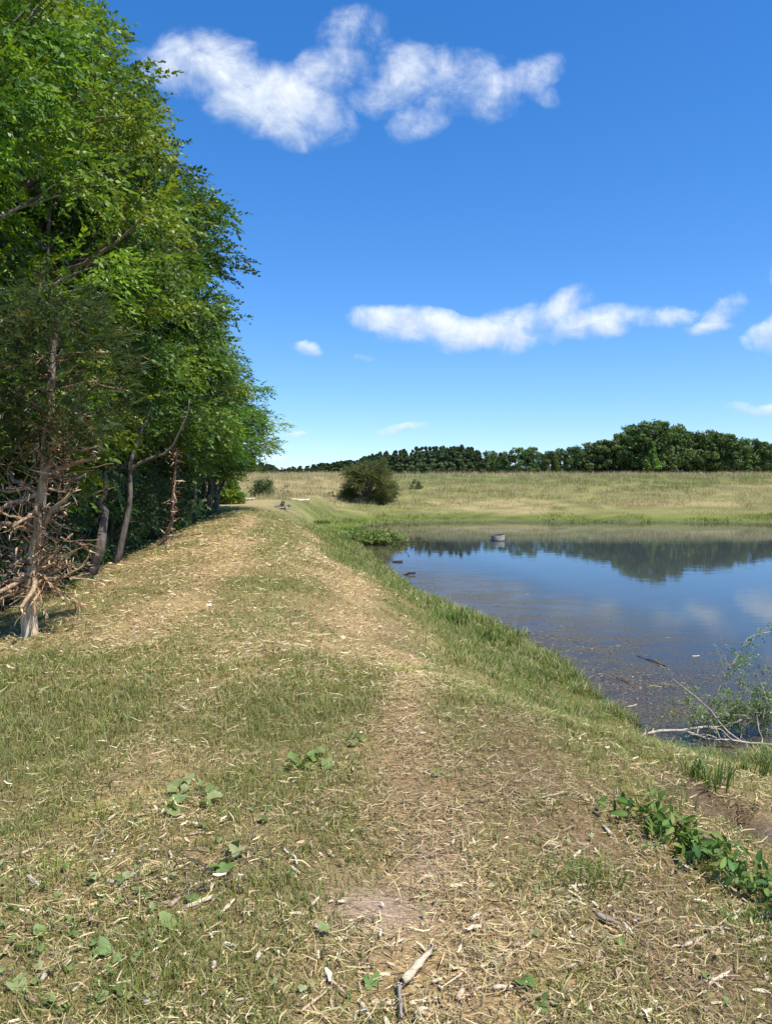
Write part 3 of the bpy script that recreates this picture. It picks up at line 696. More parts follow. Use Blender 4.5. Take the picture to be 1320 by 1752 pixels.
def broadleaf(seed, height, profile, trunk_r, ncl, nspray, cl_r, sprays, palette, lean=(0, 0), bark=(.20, .17, .14), limb_sides=5, asc=.5, extra=None, forks=2, core=.35):
    """profile: list of (fraction of height, crown radius); returns trunk and crown arrays"""
    rs = np.random.RandomState(seed); T = Acc(); C = Acc()
    ph = np.array([p[0] for p in profile]); pr = np.array([p[1] for p in profile])
    stems = []
    for k in range(forks):
        a = rs.rand() * 6.28; top = np.array([lean[0] + (math.cos(a) * .12 * height * (k > 0)), lean[1] + (math.sin(a) * .12 * height * (k > 0)), height * (.93 if k == 0 else .78)])
        st = wander(np.array([0, 0, -.25]) + (k > 0) * np.array([math.cos(a), math.sin(a), 0]) * trunk_r * .9, top, 12, .022, rs); stems.append(st)
        rad = trunk_r * (1 if k == 0 else .75) * (1 - np.linspace(0, .92, 12)); rad[0] *= 1.5; rad[1] *= 1.08
        v, f = tube(st, rad, 8); T.add(v, f, np.array(bark) * (.85 + .3 * rs.rand()))
    h = rs.rand(ncl * 3); h = ph[0] + (ph[-1] - ph[0]) * h; r = np.interp(h, ph, pr); acceptp = rs.rand(ncl * 3) < (r / pr.max()) ** .8; h = h[acceptp][:ncl]; r = r[acceptp][:ncl]; n = len(h)
    ang = np.arange(n) * 2.399963 + rs.rand(n) * .6; rr = r * (core + (1.04 - core) * np.sqrt(rs.rand(n))) ; rr *= 1 + rs.randn(n) * .13
    cx = np.interp(h, [0, 1], [0, lean[0]]); cy = np.interp(h, [0, 1], [0, lean[1]])
    cen = np.stack([cx + rr * np.cos(ang), cy + rr * np.sin(ang), h * height + rs.randn(n) * .12], 1)
    if extra is not None: cen = np.vstack([cen, extra]); n = len(cen); rr = np.append(rr, np.full(len(extra), pr.max())); 
    for i in range(n):
        st = stems[rs.randint(len(stems))]; zt = max(.15 * height, cen[i, 2] - asc * rr[i] - .1); j = int(np.argmin(np.abs(st[:, 2] - zt)))
        p = wander(st[j], cen[i], 6, .05, rs, sag=-.06); L = np.linalg.norm(cen[i] - st[j]); r0 = .010 + .016 * L * (trunk_r / .13) ** .5
        v, f = tube(p, r0 * (1 - np.linspace(0, .85, 6)), limb_sides, False); T.add(v, f, np.array(bark) * (.8 + .35 * rs.rand()))
        for q in range(3):
            q0 = p[3 + q // 2]; q1 = cen[i] + rs.randn(3) * cl_r * .7; v, f = tube(wander(q0, q1, 4, .06, rs), r0 * .35 * (1 - np.linspace(0, .7, 4)), 3, False); T.add(v, f, np.array(bark) * .9)
    tot = n * nspray; ci = np.repeat(np.arange(n), nspray)
    crs = cl_r * (.7 + .6 * rs.rand(n))[ci]
    off = rs.randn(tot, 3); off /= np.linalg.norm(off, axis=1, keepdims=True); off *= (rs.rand(tot) ** .5 * crs)[:, None] * np.array([1.15, 1.15, .62])
    pos = cen[ci] + off; axis = np.stack([np.interp(pos[:, 2] / height, [0, 1], [0, lean[0]]), np.interp(pos[:, 2] / height, [0, 1], [0, lean[1]]), pos[:, 2]], 1)
    outw = pos - axis; outw /= np.linalg.norm(outw, axis=1, keepdims=True) + 1e-6
    fwd = outw * .7 + off / (crs[:, None] + 1e-6) * .6 + rs.randn(tot, 3) * .4; fwd[:, 2] -= .12
    pal = np.array(palette); cc = pal[rs.randint(len(pal), size=n)] * (1 + np.clip(rs.randn(n, 1), -1.6, 1.6) * .16); cols = cc[ci] * (1 + rs.randn(tot, 1) * .12)
    foliage(C, pos, fwd, sprays, cols, rs)
    return T, C

def tree_thing(name, loc, T, C, label, cat='tree', group=None, rz=0.0, mat=None, bark=None):
    o = thing(name, loc, label, cat, group, rz)
    T.obj('trunk', bark or M_bark, o); C.obj('crown', mat or M_leaf, o)
    return o

SPR_A = [leaf_spray(12, .34, .084, .040, .25, s) for s in (1, 2, 3, 4)]
SPR_B = [leaf_spray(11, .30, .076, .050, .35, s, .5) for s in (5, 6, 7)]
SPR_N = [needle_spray(14, .20, .065, .011, s) for s in (1, 2, 3)]
BRIGHT = [(.19, .30, .028), (.23, .34, .034), (.15, .26, .026), (.26, .36, .04)]
MIDG = [(.085, .175, .028), (.105, .20, .03), (.07, .15, .028), (.12, .22, .038)]
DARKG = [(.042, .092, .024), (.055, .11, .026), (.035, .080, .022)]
YELL = [(.21, .32, .03), (.25, .36, .04), (.17, .28, .03)]

PROF_TALL = [(.20, 1.1), (.36, 1.9), (.55, 2.3), (.78, 1.9), (1.0, .6)]
PROF_FULL = [(.22, 1.3), (.34, 2.0), (.50, 2.3), (.75, 2.0), (1.0, .7)]
PROF_SKIRT = [(.25, 1.5), (.40, 2.2), (.62, 2.3), (.82, 1.6), (1.0, .5)]
V1 = broadleaf(21, 10.0, PROF_TALL, .13, 125, 56, .46, SPR_A, BRIGHT + MIDG[:2])
V2 = broadleaf(22, 9.5, PROF_FULL, .12, 125, 56, .46, SPR_A, MIDG + BRIGHT[:1])
V3 = broadleaf(23, 8.5, PROF_SKIRT, .14, 120, 52, .46, SPR_B, MIDG)
V4 = broadleaf(24, 9.0, [(.30, 1.2), (.42, 2.0), (.6, 2.3), (.8, 1.9), (1.0, .7)], .13, 120, 52, .48, SPR_B, DARKG + MIDG[:1], bark=(.15, .13, .11))
V5 = broadleaf(25, 6.0, [(.30, 1.0), (.45, 1.9), (.68, 2.1), (.86, 1.5), (1, .5)], .10, 120, 28, .45, SPR_B, YELL + BRIGHT[:1])

def gz1(x, y): return float(H(np.array([x]), np.array([y]))[0])
LT = 'trees of the dense row along the left of the path'
front = [  # x, y, variant, scale xy, scale z, rot, label
 (-6.2, 9.7, V1, 1.12, 1.12, .3, 'nearest tall tree of the row, bright green crown filling the top corner of the view'),
 (-6.25, 12.3, V1, 1.12, 1.10, 2.0, 'tall bright green tree of the row just behind the shredded cedar trunk'),
 (-6.5, 14.9, V2, 1.15, 1.20, 4.4, 'tall tree with mixed light and mid green leaves in the middle of the row'),
 (-6.6, 17.6, V3, 1.16, 1.32, 1.0, 'mid green tree with a skirt of low boughs past the middle of the row'),
 (-6.9, 20.2, V4, 1.16, 1.20, 5.2, 'dark green oak-like tree whose bough juts highest over the sky side of the row'),
 (-7.1, 23.0, V2, 1.12, .98, 3.1, 'mid green tree near the far end of the row, shorter than its neighbours'),
 (-7.2, 26.0, V3, 1.08, .92, 2.2, 'dense mid green tree third from the far end of the row'),
 (-7.3, 29.0, V4, 1.05, .76, .5, 'dark leaved tree leaning out second from the far end of the row'),
]
protos = {}
for (x, y, v, sx, sz, rz, lab) in front:
    key = id(v); loc = (x, y, gz1(x, y))
    if key not in protos:
        o = tree_thing('roadside_tree', loc, v[0], v[1], lab, 'tree', LT, rz); o.scale = (sx, sx, sz); protos[key] = o
    else:
        o = copy_tree(protos[key], loc, rz, (sx, sx, sz), lab, LT)
loc = (-6.95, 31.0, gz1(-6.95, 31.0)); 
o = tree_thing('roadside_tree', loc, V5[0], V5[1], 'low yellow-green tree at the far end of the row, reaching out over the path', 'tree', LT, 1.2); protos[id(V5)] = o; o.scale = (1.12, 1.12, .82)
# trees standing deeper in the wood
rb = np.random.RandomState(3); vs = [V1, V2, V3, V4, V2, V4]
k = 0
for row, (xo, st) in enumerate([(-9.8, 3.2), (-12.6, 3.6), (-16, 4.2), (-20.5, 5.0)]):
    for y in np.arange(7.5, 36, st):
        yy = y + rb.randn() * .4; x = xo + .8 + float(xl(yy)) + 5.0 + rb.randn() * .5; v = vs[k % 6]; k += 1
        copy_tree(protos[id(v)], (x, yy, gz1(x, yy)), rb.rand() * 6.28, (1.12, 1.12, .80 + .12 * rb.rand()), 'leafy tree standing back in the shade of the wood behind the front row', 'trees deeper in the wood behind the row')

# shrubs and saplings closing the foot of the wood, leaves coloured dark for shade
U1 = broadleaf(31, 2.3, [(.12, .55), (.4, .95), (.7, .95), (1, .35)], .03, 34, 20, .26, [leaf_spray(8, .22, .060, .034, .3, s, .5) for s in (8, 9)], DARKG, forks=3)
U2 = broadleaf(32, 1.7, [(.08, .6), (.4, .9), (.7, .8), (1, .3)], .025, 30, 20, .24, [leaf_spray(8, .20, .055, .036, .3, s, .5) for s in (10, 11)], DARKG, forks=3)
us = None; us2 = None
ub = np.random.RandomState(8)
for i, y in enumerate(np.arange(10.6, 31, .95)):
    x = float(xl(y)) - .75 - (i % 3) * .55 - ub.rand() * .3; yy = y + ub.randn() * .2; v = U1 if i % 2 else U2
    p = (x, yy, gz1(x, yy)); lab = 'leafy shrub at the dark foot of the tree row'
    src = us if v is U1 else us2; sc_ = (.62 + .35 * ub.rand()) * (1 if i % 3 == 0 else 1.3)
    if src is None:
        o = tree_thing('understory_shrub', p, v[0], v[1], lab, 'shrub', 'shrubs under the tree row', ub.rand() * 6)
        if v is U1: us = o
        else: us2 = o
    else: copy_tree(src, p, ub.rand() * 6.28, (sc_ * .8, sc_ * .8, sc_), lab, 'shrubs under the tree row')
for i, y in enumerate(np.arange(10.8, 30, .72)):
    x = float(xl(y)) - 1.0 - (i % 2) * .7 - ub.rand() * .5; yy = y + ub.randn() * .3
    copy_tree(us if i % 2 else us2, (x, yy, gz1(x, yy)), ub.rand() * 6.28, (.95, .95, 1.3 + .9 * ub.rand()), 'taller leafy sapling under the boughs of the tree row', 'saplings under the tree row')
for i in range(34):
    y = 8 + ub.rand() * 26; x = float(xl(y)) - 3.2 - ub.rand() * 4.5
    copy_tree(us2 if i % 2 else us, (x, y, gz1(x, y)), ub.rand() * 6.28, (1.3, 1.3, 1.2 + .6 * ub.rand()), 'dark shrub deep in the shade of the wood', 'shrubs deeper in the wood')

# bare trunks and boughs seen against the dark of the wood
def bare_trunk(base_px, pts_px, D, r, label, col, side=()):
    b = hit(*base_px); b = np.array([b[0] * 1.12 - .25, b[1] * 1.10, 0]); b[2] = gz1(b[0], b[1]); D = b[1]
    o = thing('bare_trunk', b, label, 'tree trunk')
    rs = np.random.RandomState(int(base_px[0]))
    P = np.array([[0, 0, -.15]] + [list(PD(px, py, D + dd) - b) for px, py, dd in pts_px]); P[0] = [0, 0, -.15]
    t = np.linspace(0, 1, len(P)); tt = np.linspace(0, 1, 14); P = np.stack([np.interp(tt, t, P[:, k]) for k in range(3)], 1); P[1:] += rs.randn(13, 3) * r * .35
    a = Acc(); v, f = tube(P, r * (1 - tt * .72), 7); a.add(v, f, np.array(col)); a.obj('trunk', M_bark, o)
    for (spx, r1) in side:
        Q = np.array([PD(px, py, D + dd) - b for px, py, dd in spx]); t = np.linspace(0, 1, len(Q)); tt = np.linspace(0, 1, 10); Q = np.stack([np.interp(tt, t, Q[:, k]) for k in range(3)], 1)
        Q[1:] += rs.randn(9, 3) * r1 * .3; a = Acc(); v, f = tube(Q, r1 * (1 - tt * .8), 6); a.add(v, f, np.array(col) * 1.1); a.obj('bough', M_bark, o)
    return o
bare_trunk((176, 1000), [(180, 930, 0), (176, 870, .1), (180, 800, .2)], None, .11, 'grey trunk with pale patches in the shade just right of the shredded cedar', (.16, .14, .12))
bare_trunk((222, 975), [(220, 880, 0), (222, 800, 0), (240, 735, .1), (262, 690, .3)], None, .065, 'forked grey trunk with two pale boughs spreading over the shaded wood', (.17, .15, .13), side=[([(222, 806, 0), (250, 785, 0), (290, 775, -.1), (318, 715, -.2), (325, 682, -.2)], .036)])
bare_trunk((362, 888), [(360, 850, 0), (356, 800, 0), (360, 740, .2)], None, .16, 'dark double trunk holding the low yellow-green tree at the row end', (.12, .105, .09), side=[([(352, 888, .2), (348, 840, .2), (345, 780, .2)], .12)])
bare_trunk((330, 905), [(332, 850, 0), (336, 790, 0), (345, 720, .2)], None, .10, 'slim grey trunk before the dark double trunk', (.2, .18, .15))

def ragged(v, amp, rs): return v + rs.randn(*v.shape) * amp

def shard(p0, d, L, w, rs, col):
    """a torn sliver of wood: a thin tapering wedge"""
    d = d / np.linalg.norm(d); s = np.cross(d, rs.randn(3)); s /= np.linalg.norm(s); u = np.cross(d, s)
    v = np.array([p0 + s * w, p0 - s * w * .6 + u * w * .5, p0 - s * w * .6 - u * w * .5, p0 + d * L * .6 + s * w * .7 + u * w * .3, p0 + d * L * .6 - s * w * .5, p0 + d * L + rs.randn(3) * w * .5])
    f = np.array([(0, 1, 4), (0, 4, 3), (1, 2, 4), (2, 0, 3), (2, 3, 4), (3, 4, 5), (0, 2, 1)]); c = np.tile(np.array(col) * (.8 + .4 * rs.rand()), (6, 1)); return v, f, c

# the shredded cedar: trunk barked by the mulcher, torn stubs and dead twigs
rs = np.random.RandomState(77)
cb = hit(48, 1088); CD = cb[1]
rs = np.random.RandomState(77); cedar = thing('shredded_cedar', cb, 'cedar at the edge of the path with a tan trunk and torn, splintered lower branches', 'tree')
pp = np.array([[0, 0, -.12]] + [list(PD(px, py, CD + dd) - cb) for px, py, dd in [(50, 1075, 0), (54, 1020, 0), (60, 965, .02), (66, 915, .05), (70, 860, .08), (76, 790, .1), (84, 700, .15), (90, 620, .25), (97, 540, .35), (101, 500, .45)]])
t = np.linspace(0, 1, len(pp)); tt = np.linspace(0, 1, 34); pp = np.stack([np.interp(tt, t, pp[:, k]) for k in range(3)], 1); pp[2:] += rs.randn(32, 3) * .008
a = Acc(); rad = .082 * (1 - tt * .80); rad[:3] = [.13, .105, .09]; v, f = tube(pp, rad, 12); v[:-2] += rs.randn(len(v) - 2, 3) * .004
zz = v[:, 2]; torn = (zz < .20) | ((rs.rand(len(v)) < .10) & (zz < 1.6)); c = np.where(torn[:, None], np.array([.62, .50, .33])[None], np.array([.62, .42, .22])[None]); c[zz > 2.4] = (.26, .22, .18)
a.add(v, f, c); a.obj('trunk', M_cedar, cedar, smooth=True)
trunk_at = lambda z: np.array([np.interp(z, pp[:, 2], pp[:, k]) for k in range(3)])
for i in range(66):                               # broken branches
    z = .45 + 2.3 * rs.rand() ** 1.3 if i > 5 else .35 + .4 * rs.rand(); p0 = trunk_at(z); an = rs.rand() * 6.28
    if i % 3 == 0: an = rs.choice([.1, 3.1, -.4, 3.5, -1.2]) + rs.randn() * .3
    L = (.14 + .55 * rs.rand() ** 1.6); d = np.array([math.cos(an), math.sin(an) * .8, .02 + rs.randn() * .35]); d /= np.linalg.norm(d)
    r = .008 + .022 * rs.rand(); p = wander(p0, p0 + d * L, 7, .06, rs, sag=.04 * rs.randn()); a = Acc(); grey = rs.rand()
    col = np.array([.42, .26, .14]) * (1 - grey) + np.array([.44, .33, .21]) * grey
    v, f = tube(p, r * (1 - np.linspace(0, .45, 7)), 6); a.add(v, f, col)
    for q in range(12):                           # torn pale tip
        vv, ff, cc = shard(p[-1], (d + rs.randn(3) * .55), .04 + .11 * rs.rand(), .005 + .009 * rs.rand(), rs, (.72, .54, .34)); a.add(vv, ff, cc)
    for q in range(rs.randint(2, 6)):             # side twigs
        j = rs.randint(2, 6); e = p[j] + (d * .6 + rs.randn(3) * .6) * (.08 + .24 * rs.rand()); v, f = tube(wander(p[j], e, 6, .09, rs, sag=.05), .0055 * (1 - np.linspace(0, .7, 6)) + .001, 4, False); a.add(v, f, col * .95)
    a.obj('broken_branch', M_cedar, cedar)
a = Acc()                                         # tatters of bark and wood around the trunk
for i in range(620):
    z = .45 + 1.75 * rs.rand(); p0 = trunk_at(z) + rs.randn(3) * [.15, .12, .05]; vv, ff, cc = shard(p0, rs.randn(3) + [0, 0, -.3], .05 + .17 * rs.rand(), .004 + .013 * rs.rand(), rs, [(.58, .41, .24), (.42, .26, .15), (.74, .58, .38), (.28, .18, .11), (.66, .46, .28)][rs.randint(5)]); a.add(vv, ff, cc)
tt_ = a.obj('torn_bark', M_wood, cedar); tt_['kind'] = 'stuff'
C = Acc(); n = 1900; z = 1.9 + 1.45 * rs.rand(n); ang = rs.rand(n) * 6.28; rr = np.interp(z, [1.9, 2.3, 2.9, 3.35], [.45, .75, .7, .3]) * rs.rand(n) ** .5
ctr = np.array([trunk_at(q) for q in z]); cl = fbm(ang * 1.2, z * 1.5, 1.4, 130) ; m = cl > .44
pos = ctr + np.stack([rr * np.cos(ang), rr * np.sin(ang), rs.randn(n) * .1], 1); fwd = np.stack([np.cos(ang), np.sin(ang), rs.randn(n) * .5 - .1], 1)
foliage(C, pos[m], fwd[m], [needle_spray(16, .22, .07, .014, s_) for s_ in (4, 5, 6)], pick([(.06, .10, .024), (.08, .12, .028), (.05, .08, .022), (.10, .10, .035)], n)[m], rs)
C.obj('crown', M_leaf, cedar)
# a thicket of dead twigs left of and behind the cedar
twg = Acc(); rs = np.random.RandomState(9)
for i in range(560):
    y = 8.6 + 3.2 * rs.rand(); x = -4.65 - 2.6 * rs.rand() + (y - 9) * -.1; z0 = gz1(x, y) + rs.rand() * 3.3 if i % 3 else gz1(x, y)
    d = rs.randn(3) * [1, .5, .6]; d[2] = d[2] if i % 3 else abs(d[2]) + 1.2; L = .35 + .9 * rs.rand(); d = d / np.linalg.norm(d) * L; p = wander(np.array([x, y, z0]), np.array([x, y, z0]) + d, 7, .07, rs)
    col = np.array([.20, .15, .11]) * (.5 + .9 * rs.rand()); v, f = tube(p, (.003 + .008 * rs.rand() ** 2) * (1 - np.linspace(0, .7, 7)), 4, False); twg.add(v, f, col)
    for q in range(2):
        j = rs.randint(1, 6); v, f = tube(wander(p[j], p[j] + d * .35 + rs.randn(3) * .14, 4, .08, rs), .0025 * (1 - np.linspace(0, .6, 4)), 3, False); twg.add(v, f, col * 1.2)
tag(twg.obj('dead_brush', M_bark), 'tangle of dead grey twigs around the foot of the shredded cedar', 'brush', kind='stuff')
# cedars and a young tree behind it, closing the edge of the frame
cv = broadleaf(41, 3.7, [(.12, .8), (.35, 1.15), (.6, .9), (.8, .55), (1, .12)], .06, 60, 26, .22, SPR_N, [(.08, .12, .03), (.10, .14, .035), (.06, .09, .026)], forks=1, bark=(.22, .16, .12), core=.25)
ced0 = tree_thing('cedar', (-6.0, 11.4, gz1(-6.0, 11.4)), cv[0], cv[1], 'dark olive cedar behind the shredded cedar trunk', 'tree')
ced0.scale = (.95, .95, .78)
# the splintered trunk part-way down the row
sb = hit(290, 940); sb = np.array([sb[0] * 1.10 - .2, sb[1] * 1.09, 0]); sb[2] = gz1(sb[0], sb[1]); sp_ = thing('splintered_trunk', sb, 'thin reddish trunk stripped and splintered by machine, halfway along the row', 'tree trunk')
P = np.array([[0, 0, -.1]] + [list(PD(px, py, sb[1] + dd) - sb) for px, py, dd in [(292, 900, 0), (296, 850, 0), (299, 800, 0), (300, 772, 0)]]); t = np.linspace(0, 1, 5); tt = np.linspace(0, 1, 14); P = np.stack([np.interp(tt, t, P[:, k]) for k in range(3)], 1)
a = Acc(); v, f = tube(P, .055 * (1 - tt * .45), 8); v += rs.randn(*v.shape) * .012; c = np.where(rs.rand(len(v), 1) < .30, [.40, .24, .14], [.17, .13, .10]); a.add(v, f, c); a.obj('trunk', M_bark, sp_)
a = Acc()
for i in range(110):
    p0 = P[rs.randint(14)] + rs.randn(3) * .05; vv, ff, cc = shard(p0, rs.randn(3) + [.4, 0, 0], .08 + .22 * rs.rand(), .01 + .012 * rs.rand(), rs, [(.50, .32, .19), (.34, .20, .12), (.66, .52, .38)][rs.randint(3)]); a.add(vv, ff, cc)
q = a.obj('torn_bark', M_wood, sp_); q['kind'] = 'stuff'

# ------------------------------------------------------------------ far side: tree line
def lump(n, size, rs):
    pass
def far_oak(seed, hgt, rad, pal, nface=2600, cone=False, size=.42):
    rs = np.random.RandomState(seed); C = Acc(); T = Acc()
    v, f = tube(wander(np.array([0, 0, -.3]), np.array([0, 0, hgt * .7]), 6, .02, rs), (.05 * hgt ** .8) * (1 - np.linspace(0, .8, 6)), 6); T.add(v, f, (.14, .12, .10))
    if cone:
        ncl = 46; h = (.10 + .90 * rs.rand(ncl) ** .9); r = rad * (1 - h) ** .9 * (.45 + .75 * rs.rand(ncl)); csz = rad * .30 * (1.2 - .85 * h)
    else:
        ncl = 44; h = .14 + .80 * rs.rand(ncl); r = rad * np.sqrt(np.clip(1 - ((h - .50) / .54) ** 2, .05, 1)) * (.35 + .62 * rs.rand(ncl)); csz = np.full(ncl, rad * .27) * (.6 + .9 * rs.rand(ncl))
    a = rs.rand(ncl) * 6.28; cen = np.stack([r * np.cos(a), r * np.sin(a), h * hgt], 1)
    for i in range(0, ncl, 2):
        v, f = tube(np.array([[0, 0, cen[i, 2] * .75], cen[i]]), [.09, .03], 4, False); T.add(v, f, (.14, .12, .10))
    ci = rs.randint(ncl, size=nface); off = rs.randn(nface, 3); off /= np.linalg.norm(off, axis=1, keepdims=True); pos = cen[ci] + off * (csz[ci] * rs.rand(nface) ** .28)[:, None] * ([1, 1, .75] if not cone else [1, 1, 1.1])
    pos[:, 2] = np.maximum(pos[:, 2], .3)
    nrm = off + rs.randn(nface, 3) * .55; nrm /= np.linalg.norm(nrm, axis=1, keepdims=True); s = np.cross(nrm, rs.randn(nface, 3)); s /= np.linalg.norm(s, axis=1, keepdims=True); u = np.cross(nrm, s); sz = size * (.5 + .9 * rs.rand(nface))[:, None]
    V_ = np.stack([pos + s * sz * .5, pos - s * sz * .25 + u * sz * .45, pos - s * sz * .3 - u * sz * .4], 1); pal = np.array(pal); cc = (pal[rs.randint(len(pal), size=ncl)][ci]) * (1 + rs.randn(nface, 1) * .15)
    C.add(V_.reshape(-1, 3), np.arange(nface * 3).reshape(-1, 3), np.clip(np.repeat(cc, 3, 0), .004, 1)); return T, C
OAKP = [(.095, .15, .05), (.125, .185, .058), (.065, .11, .04), (.15, .20, .065)]
PINEP = [(.095, .135, .06), (.12, .16, .066), (.075, .11, .052)]
OAKS = [far_oak(50 + i, 12.0, 4.6, OAKP, 4200, size=.62) for i in range(4)]
PINES = [far_oak(60 + i, 9.0, 2.3, PINEP, 2200, True, .55) for i in range(4)]
topline = [(380,790),(410,788),(440,790),(478,801),(520,798),(560,791),(600,788),(640,779),(660,775),(700,769),(740,766),(790,764),(812,766),(822,774),(835,768),(860,768),(885,762),(905,761),(930,768),(955,764),(972,766),(985,758),(1020,752),(1050,745),(1070,733),(1090,719),(1112,714),(1150,718),(1172,731),(1200,728),(1225,732),(1250,744),(1290,745),(1310,752),(1340,750)]
tlx, tly = zip(*topline)
pro = {}; fr = np.random.RandomState(12)
def far_tree(kind, px, D, topy, label, group, wide=1.0):
    v = (OAKS if kind == 'oak' else PINES)[fr.randint(4)]; h0 = 12.0 if kind == 'oak' else 9.0; r0 = 4.6 if kind == 'oak' else 2.3
    b = PD(px, 812, D); z = gz1(b[0], b[1]); top = PD(px, topy, D)[2]; sc = (top - z) / (h0 * (1.02 if kind == 'oak' else 1.0))
    key = id(v); loc = (b[0], b[1], z)
    if key not in pro:
        o = tree_thing('oak_tree' if kind == 'oak' else 'pine_tree', loc, v[0], v[1], label, 'tree', group, fr.rand() * 6.28, M_far); pro[key] = o
    else: o = copy_tree(pro[key], loc, fr.rand() * 6.28, None, label, group)
    o.scale = (sc * wide, sc * wide, sc); return o
GP = 'pines of the far tree line'; GO = 'oaks of the far tree line'; GB = 'trees along the far left horizon'
for px in np.arange(386, 640, 6):
    for D in (108, 115): far_tree('pine', px + fr.randn() * 3, D, np.interp(px, tlx, tly) - 2 + (0 if D > 110 else 2) + fr.rand() * 4, 'small distant conifer low on the horizon left of the round juniper', GB, 2.4)
for px in np.arange(628, 826, 6.6):
    for D in (80, 85): far_tree('pine', px + fr.randn() * 3, D, np.interp(px, tlx, tly) - 3 + (5 if D > 82 else 9) * fr.rand(), 'dark pine in the even conifer stretch of the far tree line', GP, 1.30)
named = {838: 'small oak first right of the gap that ends the pines', 860: 'second small oak right of the gap that ends the pines', 886: 'rounded grey-green oak above the overflow pipe, taller than its neighbours', 908: 'oak right of the rounded grey-green one above the overflow pipe',
 938: 'squat oak ending the low run of the grove, just before its first step up', 958: 'narrow oak at the last dip in the low run of the grove', 985: 'first dark oak where the grove steps up from its low run', 1012: 'dark oak second after the step up of the grove', 1040: 'oak halfway between the step up and the tallest crown of the grove',
 1064: 'oak tucked against the rising shoulder of the tallest crown', 1088: 'high oak forming the left shoulder of the tallest crown', 1112: 'tallest broad oak of the far grove, behind the light green young tree', 1148: 'second tallest oak leaning against the right of the tallest crown',
 1182: 'oak on the first step down right of the two tallest crowns', 1208: 'broad oak on the level stretch right of the two tallest crowns', 1236: 'oak closing the level stretch before the skyline drops', 1262: 'lower oak after the skyline drops towards the frame edge', 1288: 'lower oak next to last before the right frame edge', 1312: 'oak cut by the right frame edge'}
for px, wd in [(838,.85),(860,.8),(886,.95),(908,.85),(938,.9),(958,.8),(985,1.1),(1012,1.15),(1040,1.15),(1064,1.1),(1088,1.1),(1112,1.05),(1148,1.0),(1182,.95),(1208,.95),(1236,.95),(1262,.9),(1288,.9),(1312,.95),(1345,1),(1380,1),(1420,1)]:
    far_tree('oak', px, 78 + fr.rand() * 2.5, np.interp(px, tlx, tly) + fr.rand() * 2, named.get(px, 'round dark green oak in the grove on the far side of the meadow'), GO if px not in named else None, wd)
for px in np.arange(830, 1440, 24):
    far_tree('oak', px + fr.randn() * 4, 85, np.interp(px, tlx, tly) + 6 + fr.rand() * 8, 'oak in the second rank of the far grove', 'oaks in the second rank of the far grove', 1.1)
for px in np.arange(832, 1440, 15):
    far_tree('oak', px + fr.randn() * 4, 82, 792 + fr.rand() * 8, 'low dark shrub filling the foot of the far grove', 'shrubs at the foot of the far grove', 1.5)
yt = far_oak(71, 6.0, 1.5, [(.15, .25, .045), (.19, .30, .05)], 1500, True, .40)
b = PD(1116, 812, 75.5); z = gz1(b[0], b[1]); tree_thing('young_tree', (b[0], b[1], z), yt[0], yt[1], 'light green young tree standing in front of the tallest far oak', 'tree', mat=M_far); o = COL.objects[-1]; o = [q for q in COL.objects if q.name == 'young_tree'][0]; o.scale = (.5, .5, (PD(1116, 757, 75.5)[2] - z) / 6)

# pale dead stalks along the brow of the meadow
n = 9000; y = 67 + 8 * RS.rand(n); x = (RS.rand(n) * 2 - 1) * 48
tag(blades(x, y, H(x, y) - .02, .10 + .30 * RS.rand(n) ** 5, np.full(n, .03), .1 + .2 * RS.rand(n), pick([(.58, .50, .36), (.66, .58, .44), (.44, .36, .25)], n), M_dry, 'dry_stalks', 2), 'pale dry stalks standing along the brow of the meadow', 'dry stalks', kind='stuff')

# ------------------------------------------------------------------ bushes of the meadow
SPR_J = [needle_spray(16, .50, .12, .026, s) for s in (11, 12, 13)]
def bush(name, px, py, wpx, hpx, label, pal, sprays, ncl, ns, prof=None, seed=1, conifer=False, cat='bush', clr=.14):
    b = hit(px, py); D = b[1]; hgt = hpx / FPX * D; rad = wpx / 2 / FPX * D
    prof = prof or [(.04, .75), (.3, 1.0), (.6, .85), (.85, .5), (1.0, .18)]
    T, C = broadleaf(seed, hgt, [(a_, r_ * rad) for a_, r_ in prof], .03 * hgt, ncl, ns, clr * rad * 1.3, sprays, pal, forks=4, asc=.7, core=.3, bark=(.22, .18, .15))
    return tree_thing(name, b, T, C, label, cat)
bush('juniper', 630, 857, 80, 70, 'big round olive-green juniper standing alone across the water', [(.12, .155, .045), (.15, .18, .055), (.09, .12, .035), (.18, .20, .065)], SPR_J, 90, 34, [(.10, .85), (.25, 1.0), (.45, .95), (.7, .72), (.95, .30)], 81, clr=.12)
bush('scrub_bush', 388, 862, 42, 40, 'bright green bush at the edge of the wood where the path ends', BRIGHT[:2] + MIDG[:2], [leaf_spray(8, .3, .10, .06, .2, s, .5) for s in (1, 2)], 60, 16, seed=82)
bush('scrub_bush', 449, 850, 30, 28, 'pale grey-green bush behind the brush pile', [(.12, .17, .06), (.15, .19, .075), (.09, .14, .05)], [leaf_spray(8, .3, .10, .05, .2, s, .5) for s in (3, 4)], 44, 14, seed=83)
bush('scrub_bush', 712, 837, 17, 14, 'small dark round bush alone in the meadow right of the juniper', [(.08, .13, .03), (.10, .15, .035)], [leaf_spray(8, .14, .06, .04, .2, 5, .5)], 26, 14, seed=84)
bush('weed_clump', 565, 850, 10, 9, 'dark weed clump left of the round juniper', [(.08, .10, .04)], [leaf_spray(7, .1, .05, .03, .2, 6, .5)], 12, 8, seed=85, cat='weed')
bush('weed_clump', 486, 846, 12, 14, 'brown weed sticking up behind the brush pile', [(.12, .09, .05)], [leaf_spray(7, .1, .05, .03, .2, 7, .5)], 12, 8, seed=86, cat='weed')

